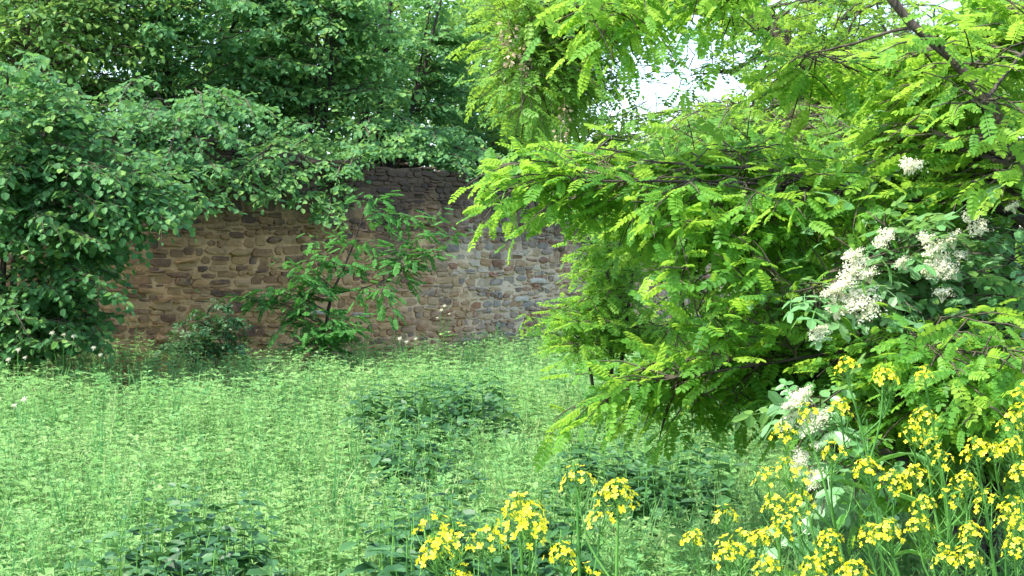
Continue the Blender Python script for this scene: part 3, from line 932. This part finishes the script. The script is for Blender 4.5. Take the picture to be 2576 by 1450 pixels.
tips = (tips_poly(ra, [(1400, 440), (1520, 390), (1640, 370), (1900, 380), (2100, 390), (2150, 600), (1900, 630), (1700, 590), (1560, 560), (1450, 510)], 84, 6.7, 7.9)
        + [P(x, y, Y) for x, y, Y in [(1255, 425, 6.8), (1290, 410, 6.8), (1270, 495, 6.9), (1275, 525, 6.9), (1340, 470, 6.8), (1420, 380, 7), (1540, 340, 7.1), (1640, 600, 6.8), (1690, 620, 6.8), (1760, 570, 6.8), (1360, 520, 6.9), (1470, 370, 7), (1740, 340, 7.2), (1880, 340, 7.2)]]
        + tips_poly(ra, [(1680, 620), (1800, 600), (2150, 640), (2100, 790), (1960, 790), (1850, 690), (1720, 680)], 40, 7.0, 8.6)
        + tips_poly(ra, [(1590, 990), (1680, 920), (1900, 880), (2200, 880), (2150, 1020), (1950, 990), (1760, 1010), (1640, 1020)], 34, 6.3, 7.4)
        + [P(x, y, Y) for x, y, Y in [(1470, 1010, 6.5), (1460, 1030, 6.5), (1520, 980, 6.5), (1560, 940, 6.6), (1630, 920, 6.6), (1740, 1020, 6.5), (1680, 1020, 6.6)]]
        + tips_poly(ra, [(1660, 530), (1990, 520), (1980, 760), (1900, 800), (1850, 700)], 26, 6.0, 6.7)
        + tips_poly(ra, [(1500, 440), (2000, 430), (2250, 480), (2200, 560), (1600, 540)], 20, 6.1, 6.6)
        + tips_poly(ra, [(1800, 840), (2250, 860), (2300, 930), (1850, 940)], 16, 6.1, 6.6)
        + tips_poly(ra, [(2360, 830), (2600, 800), (2600, 1060), (2400, 1020)], 18, 5.2, 5.8)
        + tips_poly(ra, [(2050, 880), (2620, 830), (2620, 1330), (2350, 1300), (2150, 1200)], 64, 5.9, 7.0))
tips = clear(tips, 1480, 590, 1840, 850)
grow('robinia_tree', 'robinia reaching in from the right edge with long yellow-green fronds over the meadow', 'tree', AB, A_st, tips, SP_ROB, M['robinia'], M['bark_dark'], T_ROB, 92, 300)

rb = np.random.default_rng(95)
BB = np.array([2.5, 5.8, 0.0])
B_st = [([BB, np.array([2.3, 5.8, .9]), P(2690, 580, 5.85), P(2576, 395, 5.85), P(2480, 250, 5.85), P(2390, 150, 5.85), P(2290, 55, 5.85), P(2150, -120, 5.85)], .029, .016),
        ([P(2380, 140, 5.85), P(2300, 70, 5.85), P(2150, 110, 6.0), P(2020, 140, 6.1)], .009, .003),
        ([P(2150, -120, 5.85), P(1950, -90, 6.2), P(1700, -40, 6.6), P(1450, 20, 6.5)], .012, .004),
        ([P(2480, 250, 5.85), P(2560, 150, 6.0), P(2620, 90, 6.1)], .009, .004)]
tips = (tips_poly(rb, [(1450, -40), (1900, -80), (1850, -10), (1700, 20), (1600, 70), (1500, 80), (1450, 50)], 34, 6.2, 7.0)
        + tips_poly(rb, [(2080, 200), (2230, 130), (2300, 100), (2330, 200), (2300, 250), (2120, 250)], 12, 6.3, 7.0)
        + tips_poly(rb, [(2460, -40), (2620, -40), (2620, 200), (2540, 170)], 14, 6.4, 7.4) + tips_poly(rb, [(2180, 300), (2330, 210), (2470, 370), (2420, 470), (2200, 480)], 40, 6.7, 7.6)
        + [P(x, y, 6.5) for x, y in [(1430, 80), (1440, 50), (1540, 100), (1840, 40), (1990, 210), (2010, 190)]]
        + [P(x, y, 7.2) for x, y in [(2200, 370), (2260, 420), (2330, 330), (2150, 400)]] + [P(x, y, 5.6) for x, y in [(2440, 120), (2500, 330), (2560, 270), (2420, 260), (2350, 50), (2540, 430)]])
grow('robinia_tree', 'slender leaning robinia stem crossing the upper right corner with bright hanging fronds', 'tree', BB, B_st, tips, SP_ROB, M['robinia'], M['bark_grey'], T_ROB, 96, 220)

# pale and withered blossom hanging in the robinias (part of the trees they hang from)
def raceme(seed, n=34):
    r = np.random.default_rng(seed)
    a = Acc()
    t = np.linspace(0, 1, n)
    an = r.uniform(0, 6.28, n)
    p = np.stack([np.cos(an) * .022 * (1.2 - t), np.sin(an) * .022 * (1.2 - t), -t * .16], -1)
    y = unit(np.stack([np.cos(an), np.sin(an), -.6 + r.normal(0, .3, n)], -1))
    a.inst(T_SIMPLE[0], p, y, r.normal(0, 1, (n, 3)), r.uniform(.016, .026, n), r.uniform(0, .9, n))
    a.tube([(0, 0, .03), (0, 0, -.08), (0, 0, -.15)], [.002, .002, .001], 3)
    return a


trees = [o for o in bpy.data.objects if o.type == 'EMPTY' and o.name.startswith('robinia_tree')]
me_w = [raceme(s).mesh('flower_raceme', M['withered']) for s in (1, 2)]
me_c = [raceme(s, 60).mesh('flower_raceme', M['white']) for s in (3, 4)]
for t_i, x, y, Y, me, sc in [(0, 1280, 60, 12.3, me_w[0], 2.0), (0, 1320, 110, 12.4, me_w[1], 1.5), (0, 1410, 330, 12.2, me_w[0], 1.4),
                             (0, 1420, 260, 12.4, me_w[1], 1.6),
                             (2, 2245, 90, 6.9, me_c[0], 1.0), (2, 2310, 85, 6.9, me_c[1], .9), (2, 2225, 120, 6.9, me_c[1], .9), (2, 2010, 250, 6.6, me_w[0], 1.0), (2, 1995, 275, 6.6, me_w[1], .9),
                             (1, 1730, 410, 6.7, me_w[0], .8), (1, 1860, 470, 6.8, me_w[1], .8)]:
    o = place('flower_raceme', me, trees[t_i], P(x, y, Y), (0, 1, 0), (0, 0, 1), sc)

# ------------------------------------------------------------------ elder with white umbels
def umbel(seed, n=340, rad=.075):
    r = np.random.default_rng(seed)
    a = Acc()
    rays = 9
    for k in range(rays):
        an = k * 2.4
        d = rad * .72 * math.sqrt((k + .5) / rays)
        c = np.array([math.cos(an) * d, math.sin(an) * d, .012 * math.sin(k)])
        a.tube([(0, 0, -.07), c * .5 + np.array([0, 0, -.03]), c], [.0022, .0015, .001], 3, -0.0)
        m = n // rays
        q = c + np.stack([r.normal(0, rad * .22, m), r.normal(0, rad * .22, m), r.normal(0, .006, m)], -1)
        zz = unit(np.stack([r.normal(0, .4, m), r.normal(0, .4, m), np.ones(m)], -1))
        yy = unit(r.normal(0, 1, (m, 3)))
        a.inst(T_SIMPLE[0], q, yy, zz, r.uniform(.009, .015, m), r.uniform(0, .9, m))
    return a


me_u = [umbel(s).mesh('flower_umbel', M['white']) for s in (1, 2, 3)]
re_ = np.random.default_rng(101)
EL = P(2480, 900, 6.5); EL[2] = 0
tips = (tips_poly(re_, [(2000, 760), (2080, 640), (2200, 580), (2330, 520), (2600, 540), (2600, 730), (2300, 780), (2080, 830)], 72, 5.85, 6.6)
        + tips_poly(re_, [(2190, 400), (2260, 300), (2360, 260), (2430, 420), (2350, 480), (2220, 470)], 12, 6.5, 6.9)
        + tips_poly(re_, [(1990, 1000), (2070, 980), (2110, 1230), (2040, 1240)], 14, 5.5, 5.9))
EL_st = [([EL, P(2440, 780, 6.5), P(2350, 640, 6.4), P(2260, 560, 6.4)], .03, .008), ([EL, P(2300, 820, 6.3), P(2130, 740, 6.2), P(2040, 720, 6.1)], .025, .006),
         ([EL, P(2540, 700, 6.5), P(2560, 560, 6.5)], .028, .008), ([EL, P(2460, 600, 6.6), P(2330, 380, 6.6), P(2290, 300, 6.6)], .028, .006),
         ([EL, P(2300, 1200, 5.9), P(2120, 1150, 5.7), P(2040, 1040, 5.7)], .018, .005)]
elder = grow('elder_bush', 'elder bush with flat white flower heads leaning in at the right', 'bush', EL, EL_st, tips, SP_ELDER, M['elder'], M['bark_grey'], T_ELDER, 102, 260)
for i, (x, y, sc) in enumerate([(2130, 765, 1.25), (2165, 750, 1.2), (2105, 775, 1.0), (2180, 780, 1.1), (2090, 735, .9), (2110, 720, .9), (2150, 665, 1.0), (2145, 640, .8), (2180, 690, .8), (2130, 700, .8), (2350, 625, 1.0), (2390, 600, .9), (2365, 665, 1.0), (2345, 680, .9), (2440, 545, .7),
                                (2460, 575, .8), (2390, 685, .8), (2370, 735, .8), (2230, 590, .7), (2215, 610, .6), (2265, 660, .7), (2295, 412, .9), (2285, 420, .7), (2055, 840, .8), (2065, 830, .6), (2330, 600, .7), (2415, 640, .6),
                                (2005, 1005, .8), (2020, 990, .7), (1985, 1020, .7), (1990, 1045, .6), (1975, 1070, .6), (2045, 1060, .9), (2030, 1075, .8), (2060, 1050, .8), (2055, 1120, .6), (2015, 1150, .7), (2005, 1170, .7), (2050, 1195, .6), (2045, 1215, .6), (2545, 520, .6)]):
    Y = 5.72 if y < 880 else 5.45
    n = unit(np.array([re_.normal(-.2, .35), -.45 + re_.normal(0, .3), .8]))
    place('flower_umbel', me_u[i % 3], elder, P(x, y, Y), unit(np.cross(n, [1, .2, .1])), n, sc * .72)

# ------------------------------------------------------------------ nettle clumps
NETTLES = [(1090, 1015, 12.6, .62, .95, 60, 'dark nettle clump in the middle of the pale meadow'),
           (1630, 1185, 8.9, .46, .7, 56, 'dark nettle clump under the lowest robinia fronds'),
           (430, 1400, 6.3, .38, .55, 44, 'large-leaved dark nettle clump at the lower left'),
           (1190, 1400, 5.9, .42, .6, 60, 'shady nettle clump behind the yellow heads at bottom centre'),
           (1060, 1140, 9.6, .25, .4, 26, 'small nettle tuft just below the middle nettle clump')]


def patch_mask(x, y):
    """1 inside a nettle clump, fading out"""
    m = np.zeros_like(x)
    for px, py, Y, rx, ry, *_ in NETTLES:
        cx = (px - 1288) / FPX * Y
        m = np.maximum(m, np.clip(1.6 - np.hypot((x - cx) / rx, (y - Y + .22 * ry) / (ry * 1.2)) * (1 + .15 * wob(x * 3, y * 3)), 0, 1))
    return m


for ni, (px, py, Y, rx, ry, n, lab) in enumerate(NETTLES):
    r = np.random.default_rng(200 + ni)
    cx = (px - 1288) / FPX * Y
    zt = CAM_Z - (py - HOR) / FPX * Y
    root = thing('nettle_clump', lab, 'nettles', (cx, Y, 0), 'dark nettle clumps in the meadow')
    wd, lv = Acc(), Leaves()
    for _ in range(n):
        a = r.uniform(0, 6.28); q = math.sqrt(r.uniform(0, 1))
        x, y = cx + math.cos(a) * q * rx, Y + math.sin(a) * q * ry
        h = (zt + .13) + r.normal(0, .05) + .07 * (y - Y) / ry
        h = max(.3, h)
        lean = r.normal(0, .06, 2)
        wd.tube([(x, y, 0), (x + lean[0] * .5, y + lean[1] * .5, h * .6), (x + lean[0], y + lean[1], h)], [.004, .0035, .002], 3)
        an0 = r.uniform(0, 6.28)
        for k in range(7):
            z = h - .01 - k * .055 * r.uniform(.85, 1.15)
            if z < .1:
                break
            an = an0 + k * math.pi / 2 + r.normal(0, .2)
            dv = np.array([[math.cos(an), math.sin(an), 0], [-math.cos(an), -math.sin(an), 0]])
            dv[:, 2] = .25 - .12 * k + r.normal(0, .15, 2)
            dv = unit(dv)
            f = z / h
            pp = np.array([x + lean[0] * f, y + lean[1] * f, z]) + dv * .012
            nz = unit(UP - dv * dv[:, 2:3]) + r.normal(0, .25, (2, 3))
            lv.add(pp, dv, nz, (.042 + .020 * min(k, 3)) * r.uniform(.85, 1.2, 2))
    wd.build('stems', M['rape_green'], root, 'stuff')
    foliage(root, lv, T_NETTLE, M['nettle'], r, [60, 110, 260, 110, 20][ni], 'leaf', 'foliage')

# ------------------------------------------------------------------ the meadow (nobody could count it)
def t_bedstraw(seed, whorls=7, per=4, ll=.05, side=2):
    r = np.random.default_rng(seed)
    a = Acc()
    rh = arr([(0, 0, 0), (-.15, .5, .03), (0, 1, -.06), (.15, .5, .03)], [(0, 1, 2, 3)], [])

    def axis(p0, d, n, gap, l):
        d = unit(d)
        P_ = [p0 + d * gap * i + np.array([r.normal(0, .004), r.normal(0, .004), 0]) for i in range(n + 1)]
        a.tube([P_[0], P_[n // 2], P_[-1]], [.0022, .0018, .001], 3, .25)
        for i in range(1, n + 1):
            an = r.uniform(0, 6.28) + np.arange(per) * 6.283 / per
            up = r.uniform(.15, .55)
            y = unit(np.stack([np.cos(an), np.sin(an), np.full(per, up)], -1) + r.normal(0, .12, (per, 3)))
            z = unit(UP - y * y[:, 2:3])
            a.inst(rh, np.repeat(P_[i][None], per, 0), y, z, l * r.uniform(.8, 1.15, per) * (1 - .35 * i / n), r.uniform(-.07, .07, per))

    lean = r.normal(0, .12, 2)
    base = np.array([-lean[0] * .38, -lean[1] * .38, -.36])
    a.tube([(base[0] * 1.3, base[1] * 1.3, -.85), base], [.003, .0025], 3, -.1)
    axis(base, np.array([lean[0], lean[1], 1]), whorls, .40 / whorls, ll)
    for k in range(side):
        an = r.uniform(0, 6.28)
        h = r.uniform(.3, .75)
        axis(base * (1 - h), np.array([math.cos(an) * .6, math.sin(an) * .6, 1]), 3, .045, ll * .75)
    return a


def t_grass(seed, n=6):
    r = np.random.default_rng(seed)
    a = Acc()
    for _ in range(n):
        an = r.uniform(0, 6.28); d = np.array([math.cos(an), math.sin(an), 0]); s = np.array([-d[1], d[0], 0])
        L = r.uniform(.3, .55); bend = r.uniform(.05, .22)
        o = np.array([r.normal(0, .03), r.normal(0, .03), -.8])
        V = []
        for t, w in ((0, .004), (.6, .005), (.85, .004), (1.0, .0008)):
            c = o + np.array([0, 0, .45 + L * 0]) * t + np.array([0, 0, (L) * t]) + d * bend * t * t
            c[2] -= .12 * t ** 4
            V += [c - s * w, c + s * w]
        a.raw(V, [(0, 1, 3, 2), (2, 3, 5, 4), (4, 5, 7, 6)], [], r.uniform(0, .3))
    return a


def t_forb(seed, pairs=5, ll=.045):
    r = np.random.default_rng(seed)
    a = Acc()
    a.tube([(0, 0, -.85), (0, 0, -.02)], [.003, .0018], 3, .1)
    for k in range(pairs):
        an = k * 1.57 + r.normal(0, .3)
        y = np.array([[math.cos(an), math.sin(an), .35], [-math.cos(an), -math.sin(an), .35]]) + r.normal(0, .15, (2, 3))
        y = unit(y); z = unit(UP - y * y[:, 2:3]) + r.normal(0, .2, (2, 3))
        a.inst(T_SIMPLE[k % 2], np.array([[0, 0, -.01 - k * .045]] * 2), y, z, ll * (.55 + .25 * min(k, 2)) * r.uniform(.8, 1.2, 2), r.uniform(-.1, .1, 2))
    return a


def t_stalk(seed, seedy=True):
    """a flowering grass stalk: thin culm, loose panicle or narrow spike"""
    r = np.random.default_rng(seed)
    a = Acc()
    b = r.normal(0, .05, 2)
    top = np.array([b[0], b[1], .12])
    a.tube([(0, 0, -.85), (b[0] * .3, b[1] * .3, -.3), top], [.0025, .002, .0012], 3, .45)
    n = 16
    t = np.linspace(0, 1, n)
    p = top[None] - np.array([b[0] * .5, b[1] * .5, .16]) * t[:, None]
    an = r.uniform(0, 6.28, n)
    y = unit(np.stack([np.cos(an) * (.9 if seedy else .35), np.sin(an) * (.9 if seedy else .35), np.full(n, .7)], -1))
    a.inst(arr([(0, 0, 0), (-.16, .6, 0), (0, 1, 0), (.16, .6, 0)], [(0, 1, 2, 3)], []), p, y, unit(r.normal(0, 1, (n, 3))), r.uniform(.018, .034, n), np.full(n, .42))
    return a


def as_tpl(a):
    return (np.concatenate(a.v), np.concatenate(a.q) if a.q else np.zeros((0, 4), np.int64), np.concatenate(a.t) if a.t else np.zeros((0, 3), np.int64), np.concatenate(a.a))


def canopy(x, y):
    """height of the weed tops"""
    return .75 + .06 * wob(x, y, .45, 1.0) + .06 * wob(x, y, 1.5, 2.0) + .03 * wob(x, y, 4.0, 3.0) + ground_z(x, y) + .10 * np.clip((-x / y - .22) / .1, 0, 1) + np.clip(1 - (wall_y(x) - y) / 3.5, 0, 1) * (.05 + .17 * np.maximum(0, wob(x, y, 1.1, 5.0) + .15))


def meadow():
    r = np.random.default_rng(301)
    near = [as_tpl(t_bedstraw(s)) for s in range(6)]
    far = [as_tpl(t_bedstraw(s + 20, 4, 3, .075, 1)) for s in range(5)]
    grass = [as_tpl(t_grass(s + 40)) for s in range(4)]
    forb = [as_tpl(t_forb(s + 60, 5, [.05, .065, .08, .06][s])) for s in range(4)]
    forbl = [as_tpl(t_forb(s + 70, 4, .09)) for s in range(3)]
    stalk = [as_tpl(t_stalk(s + 80, s % 2 == 0)) for s in range(5)]
    ac = Acc()
    for Y0, Y1, dens, lib, w, sc in [(3.2, 4.6, 90, [near, forb, grass, stalk], (.50, .28, .15, .07), 1.0), (4.6, 9.0, 135, [near, forb, grass, stalk], (.46, .34, .13, .07), 1.0),
                                     (9, 15, 72, [near, forb, far, grass, stalk], (.36, .28, .18, .11, .07), 1.05), (15, 34, 35, [far, forbl, grass, stalk], (.53, .28, .12, .07), 1.25)]:
        hw = .342 * Y1 + .8
        n = int(dens * 2 * hw * (Y1 - Y0))
        x = r.uniform(-hw, hw, n); y = r.uniform(Y0, Y1, n)
        ok = (np.abs(x) < .342 * y + .8) & (y < wall_y(x) - .25)
        x, y = x[ok], y[ok]
        pm = patch_mask(x, y)
        ok = r.uniform(0, 1, len(x)) > pm * .93
        x, y = x[ok], y[ok]
        n = len(x)
        z = canopy(x, y) - np.abs(r.normal(0, .06, n)) - .02
        tall = r.uniform(0, 1, n) < .03
        z = z + tall * r.uniform(.03, .12, n)
        an = r.uniform(0, 6.28, n)
        fy = np.stack([np.cos(an), np.sin(an), np.zeros(n)], -1)
        fz = unit(np.stack([r.normal(0, .1, n), r.normal(0, .1, n), np.ones(n)], -1))
        fy = unit(fy - fz * np.sum(fy * fz, 1, keepdims=True))
        # drifts of greener and yellower growth
        col = np.clip(.36 + .16 * wob(x, y, .8, 4.0) + .12 * wob(x, y, 2.6, 1.0) + r.normal(0, .075, n), .06, .66)
        c = r.choice(len(lib), n, p=w)
        for li, L in enumerate(lib):
            v = r.integers(0, len(L), n)
            for vi, T in enumerate(L):
                m = (c == li) & (v == vi)
                ac.inst(T, np.stack([x, y, z], -1)[m], fy[m], fz[m], np.full(m.sum(), sc) * r.uniform(.85, 1.15, m.sum()), col[m])
    o = ac.build('meadow_undergrowth', M['meadow'], None, 'stuff')
    o['label'] = 'knee-high pale green bedstraw and grasses covering the whole meadow'
    o['category'] = 'undergrowth'
    return ac


meadow()

# ------------------------------------------------------------------ white cow parsley
me_p = [umbel(s, 120, .05).mesh('flower_umbel', M['white']) for s in (11, 12)]


def parsley(i, spots, label):
    r = np.random.default_rng(400 + i)
    pts = [P(x, y, Y) for x, y, Y in spots]
    c = np.mean(pts, axis=0)
    root = thing('cow_parsley', label, 'wildflower', (c[0], c[1], 0), 'white umbels in the meadow')
    a = Acc()
    for p in pts:
        a.tube(smooth_path([(c[0], c[1], 0), (c[0] * .6 + p[0] * .4, c[1] * .6 + p[1] * .4, p[2] * .6), p - np.array([0, 0, .05])], 7), [.006] * 3 + [.003] * 3 if False else .004, 4)
    a.build('stem', M['rape_green'], root, 'stuff')
    lv = Leaves()
    for k in range(8):
        an = r.uniform(0, 6.28)
        y = unit(np.array([[math.cos(an), math.sin(an), .3]]))
        z = unit(UP - y * y[:, 2:3])
        lv.add(np.array([[c[0], c[1], c[2] * r.uniform(.35, .8)]]), y, z, np.array([.2]))
    foliage(root, lv, T_ROBL, M['meadow'], r, 0, 'leaf', 'foliage')
    for k, p in enumerate(pts):
        n = unit(np.array([r.normal(0, .15), -.35 + r.normal(0, .1), 1]))
        place('flower_umbel', me_p[k % 2], root, p, unit(np.cross(n, [1, .2, .1])), n, r.uniform(.4, .65))


parsley(0, [(130, 838, 17.2), (160, 842, 17.3), (185, 846, 17.2)], 'tallest white cow parsley in front of the hazel bush, left edge')
parsley(1, [(45, 880, 16.2), (62, 900, 16.1), (20, 905, 16)], 'white cow parsley in the extreme left corner of the meadow')
parsley(2, [(235, 875, 16.8), (252, 893, 16.7)], 'small white cow parsley at the right foot of the hazel bush')
parsley(3, [(1110, 780, 22.6), (1130, 790, 22.6), (1118, 770, 22.6), (1100, 800, 22.6)], 'white cow parsley standing against the grey stretch of wall')
parsley(4, [(1005, 852, 19.5), (1022, 860, 19.4), (1045, 853, 19.5)], 'white cow parsley at the meadow edge below the stone wall')
parsley(5, [(60, 1005, 12.5), (35, 1020, 12.4)], 'lone white umbel low in the meadow at the left edge')
parsley(6, [(1880, 868, 15.5), (1895, 860, 15.5)], 'white umbel in the shade under the robinia fronds')

# ------------------------------------------------------------------ yellow rape plants in front
petal = arr([(0, 0, 0), (-.22, .32, .05), (-.34, .72, .05), (0, .95, -.04), (.34, .72, .05), (.22, .32, .05)], [(0, 1, 2, 3), (0, 3, 4, 5)], [])


def flower_into(a, r, p, n, size):
    t = unit(np.cross(n, r.normal(0, 1, 3))); b = np.cross(n, t)
    for k in range(4):
        an = k * math.pi / 2 + r.normal(0, .1)
        d = t * math.cos(an) + b * math.sin(an)
        y = unit(d + n * r.uniform(.0, .5))
        a.inst(petal, np.array([p]), y[None], (n - y * (n @ y))[None], [size * .55 * r.uniform(.85, 1.1)], [r.uniform(0, .85)])


def rape_head(seed, n=22):
    r = np.random.default_rng(seed)
    a, g = Acc(), Acc()
    for k in range(n):
        t = k / (n - 1)
        an = k * 2.4 + r.normal(0, .25)
        rad = .043 * math.sqrt(t + .06) * r.uniform(.8, 1.2)
        z = .018 - .050 * t + r.normal(0, .005)
        p = np.array([math.cos(an) * rad, math.sin(an) * rad, z])
        nn = unit(np.array([math.cos(an) * (.35 + t), math.sin(an) * (.35 + t), .75 - .3 * t]) + r.normal(0, .18, 3))
        flower_into(a, r, p, nn, .019 * r.uniform(.85, 1.15))
        g.tube([(0, 0, z - .035), p * .5 + np.array([0, 0, z * .5 - .022]), p - nn * .002], [.0011, .001, .0009], 3, .2)
    for k in range(7):       # buds in the middle
        an = r.uniform(0, 6.28); q = r.uniform(0, .009)
        g.tube([(math.cos(an) * q, math.sin(an) * q, .010), (math.cos(an) * q * 1.2, math.sin(an) * q * 1.2, .026)], [.0024, .0008], 4, .6)
    return a, g


HEADS = []
for s in range(7):
    a, g = rape_head(500 + s, [14, 18, 22, 27, 20, 16, 29][s])
    HEADS.append((a.mesh('flower_head', M['petal']), g.mesh('flower_stalks', M['rape_green'])))

SPOTS = [(2128, 912, 4.9), (2222, 940, 4.9), (2326, 936, 4.9), (2574, 980, 4.6), (2578, 1030, 4.5), (2028, 1036, 4.8), (2115, 1018, 4.8), (1970, 1078, 4.7), (2095, 1124, 4.6), (2322, 1040, 4.8), (2300, 1080, 4.7), (2345, 1112, 4.7), (2540, 1062, 4.7),
         (1932, 1192, 4.4), (1975, 1165, 4.5), (2020, 1190, 4.5), (2178, 1168, 4.5), (2252, 1205, 4.4), (2300, 1188, 4.5), (2370, 1150, 4.6), (2392, 1238, 4.5), (2455, 1122, 4.6), (2500, 1128, 4.5), (2548, 1116, 4.6), (2430, 1200, 4.5),
         (2566, 1180, 4.5), (1945, 1258, 4.3), (1985, 1296, 4.2), (1962, 1322, 4.2), (2012, 1250, 4.3), (2322, 1262, 4.3), (2478, 1250, 4.2), (2545, 1268, 4.2), (1825, 1287, 4.2), (1450, 1192, 3.5), (1555, 1232, 3.3), (1510, 1290, 3.5),
         (1308, 1272, 3.3), (1335, 1312, 3.2), (1095, 1318, 3.4), (1148, 1345, 3.2), (1100, 1372, 3.3), (1235, 1345, 3.2), (1415, 1386, 3.7), (1745, 1348, 4.3), (1828, 1378, 3.7), (1870, 1360, 3.9), (1918, 1345, 4.3), (1928, 1415, 4.2), (2080, 1350, 4.1),
         (2090, 1392, 4.1), (2040, 1422, 4.0), (2180, 1340, 4.1), (2235, 1328, 4.2), (2310, 1310, 4.3), (2375, 1392, 3.9), (2432, 1392, 3.9), (2530, 1296, 4.2), (2562, 1312, 4.1), (2552, 1366, 4.0), (2150, 1432, 3.9),
         (1472, 1446, 3.5), (2440, 1330, 4.1), (1160, 1452, 3.2)]
rp = np.random.default_rng(601)
left = list(range(len(SPOTS)))
groups = []
left.sort(key=lambda i: SPOTS[i][1])
while left:
    i = left.pop(0)
    g = [i]
    cap = int(rp.choice([1, 2, 3], p=[.2, .45, .35]))
    near = sorted(left, key=lambda j: abs(SPOTS[j][0] - SPOTS[i][0]) + .6 * abs(SPOTS[j][1] - SPOTS[i][1]))
    for j in near:
        if len(g) >= cap:
            break
        if abs(SPOTS[j][0] - SPOTS[i][0]) < 95 and abs(SPOTS[j][1] - SPOTS[i][1]) < 150 and abs(SPOTS[j][2] - SPOTS[i][2]) < .5:
            g.append(j); left.remove(j)
    groups.append(g)
groups.sort(key=lambda g: SPOTS[g[0]][0])
ORD = ['first', 'second', 'third', 'fourth', 'fifth', 'sixth', 'seventh', 'eighth', 'ninth', 'tenth', 'eleventh', 'twelfth', 'thirteenth', 'fourteenth', 'fifteenth', 'sixteenth', 'seventeenth', 'eighteenth', 'nineteenth', 'twentieth']
ORD += ['twenty-' + o for o in ORD[:9]] + ['thirtieth'] + ['thirty-' + o for o in ORD[:9]] + ['fortieth'] + ['forty-' + o for o in ORD[:9]] + ['fiftieth']
NUM = {1: 'one', 2: 'two', 3: 'three'}
lance = arr([(0, 0, 0), (-.10, .35, .03), (-.06, .75, -.03), (0, 1, -.16), (.06, .75, -.03), (.10, .35, .03)], [(0, 1, 2, 3), (0, 3, 4, 5)], [])
a_l = Acc(); a_l.inst(lance, np.zeros((1, 3)), np.array([[0, 1., 0]]), np.array([[0, 0, 1.]]), [1.0], [.3])
me_lance = a_l.mesh('leaf', M['rape_green'])
for gi, g in enumerate(groups):
    r = np.random.default_rng(700 + gi)
    pts = [P(*SPOTS[j]) for j in g]
    tp = pts[0]
    right = SPOTS[g[0]][0] > 1700
    root_p = np.array([tp[0] + (r.uniform(.12, .42) if right else r.uniform(-.04, .10)), tp[1] + r.uniform(-.12, .15), 0])
    root = thing('rape_plant', 'yellow rape plant with %s flower head%s, %s counting from the leftmost' % (NUM[len(g)], '' if len(g) == 1 else 's', ORD[gi]), 'rapeseed', root_p, 'yellow rape plants along the bottom and right')
    main = smooth_path([root_p, root_p * .55 + tp * .45 + np.array([r.normal(0, .02), 0, .03]), root_p * .2 + tp * .8 + np.array([r.normal(0, .012), 0, .0]), tp - UP * .03], 16)
    st = Acc()
    st.tube(main, np.linspace(.0065, .0028, len(main)), 6, .3)
    pods = Acc()

    def add_pods(path, t0, t1, n):
        for k in range(n):
            t = r.uniform(t0, t1) * (len(path) - 1); i = int(min(len(path) - 2, t)); q = path[i] + (path[i + 1] - path[i]) * (t - i)
            an = r.uniform(0, 6.28)
            d = unit(np.array([math.cos(an), math.sin(an), .9 + r.normal(0, .2)]))
            L = r.uniform(.025, .06)
            pods.tube([q, q + d * L * .4, q + d * L * .5, q + d * L + UP * L * .15], [.0008, .0009, .0016, .0004], 4, .1)

    add_pods(main, .72, .97, 16)
    ends = [(tp, unit(main[-1] - main[-3]))]
    for p in pts[1:]:
        zz = p[2] - r.uniform(.18, .32)
        i = int(np.argmin(np.abs(main[:, 2] - zz)))
        i = min(i, len(main) - 4)
        br = smooth_path([main[i], main[i] * .45 + p * .55 + np.array([(p[0] - main[i][0]) * .2, 0, -.03]), p - UP * .03], 9)
        st.tube(br, np.linspace(.004, .0022, len(br)), 5, .3)
        add_pods(br, .6, .95, 9)
        ends.append((p, unit(br[-1] - br[-3])))
    # bare side shoots with only pods or buds
    for k in range(3):
        i = r.integers(6, len(main) - 3)
        an = r.uniform(0, 6.28)
        e = main[i] + np.array([math.cos(an) * .09, math.sin(an) * .09, r.uniform(.1, .2)])
        br = smooth_path([main[i], (main[i] + e) / 2 + np.array([math.cos(an) * .02, math.sin(an) * .02, -.01]), e], 6)
        st.tube(br, np.linspace(.003, .0012, len(br)), 4, .3)
        add_pods(br, .4, 1, 5)
    st.build('stem', M['rape_green'], root, smooth=True)
    pods.build('seed_pods', M['rape_green'], root, 'stuff', smooth=True)
    for p, d in ends:
        hm, gm = HEADS[r.integers(0, len(HEADS))]
        n = unit(d * .6 + UP * .6 + r.normal(0, .15, 3))
        a = r.uniform(0, 6.28)
        yy = unit(np.cross(n, [math.cos(a), math.sin(a), .2]))
        sc = r.uniform(.74, 1.0) if right else r.uniform(.85, 1.06)
        h = place('flower_head', hm, root, p, yy, n, sc)
        s_ = bpy.data.objects.new('flower_stalks', gm); C.objects.link(s_); s_.parent = h; s_['kind'] = 'stuff'
    for k in range(6):
        i = r.integers(3, len(main) - 4)
        an = r.uniform(0, 6.28)
        y = unit(np.array([math.cos(an), math.sin(an), .5]))
        place('leaf', me_lance, root, main[i], y, UP - y * y[2], r.uniform(.07, .15))

print('leaves', LEAF_COUNT, 'plants', len(groups))
print('tris', sum(len(o.data.polygons) for o in bpy.data.objects if o.type == 'MESH'), 'objs', len(bpy.data.objects))
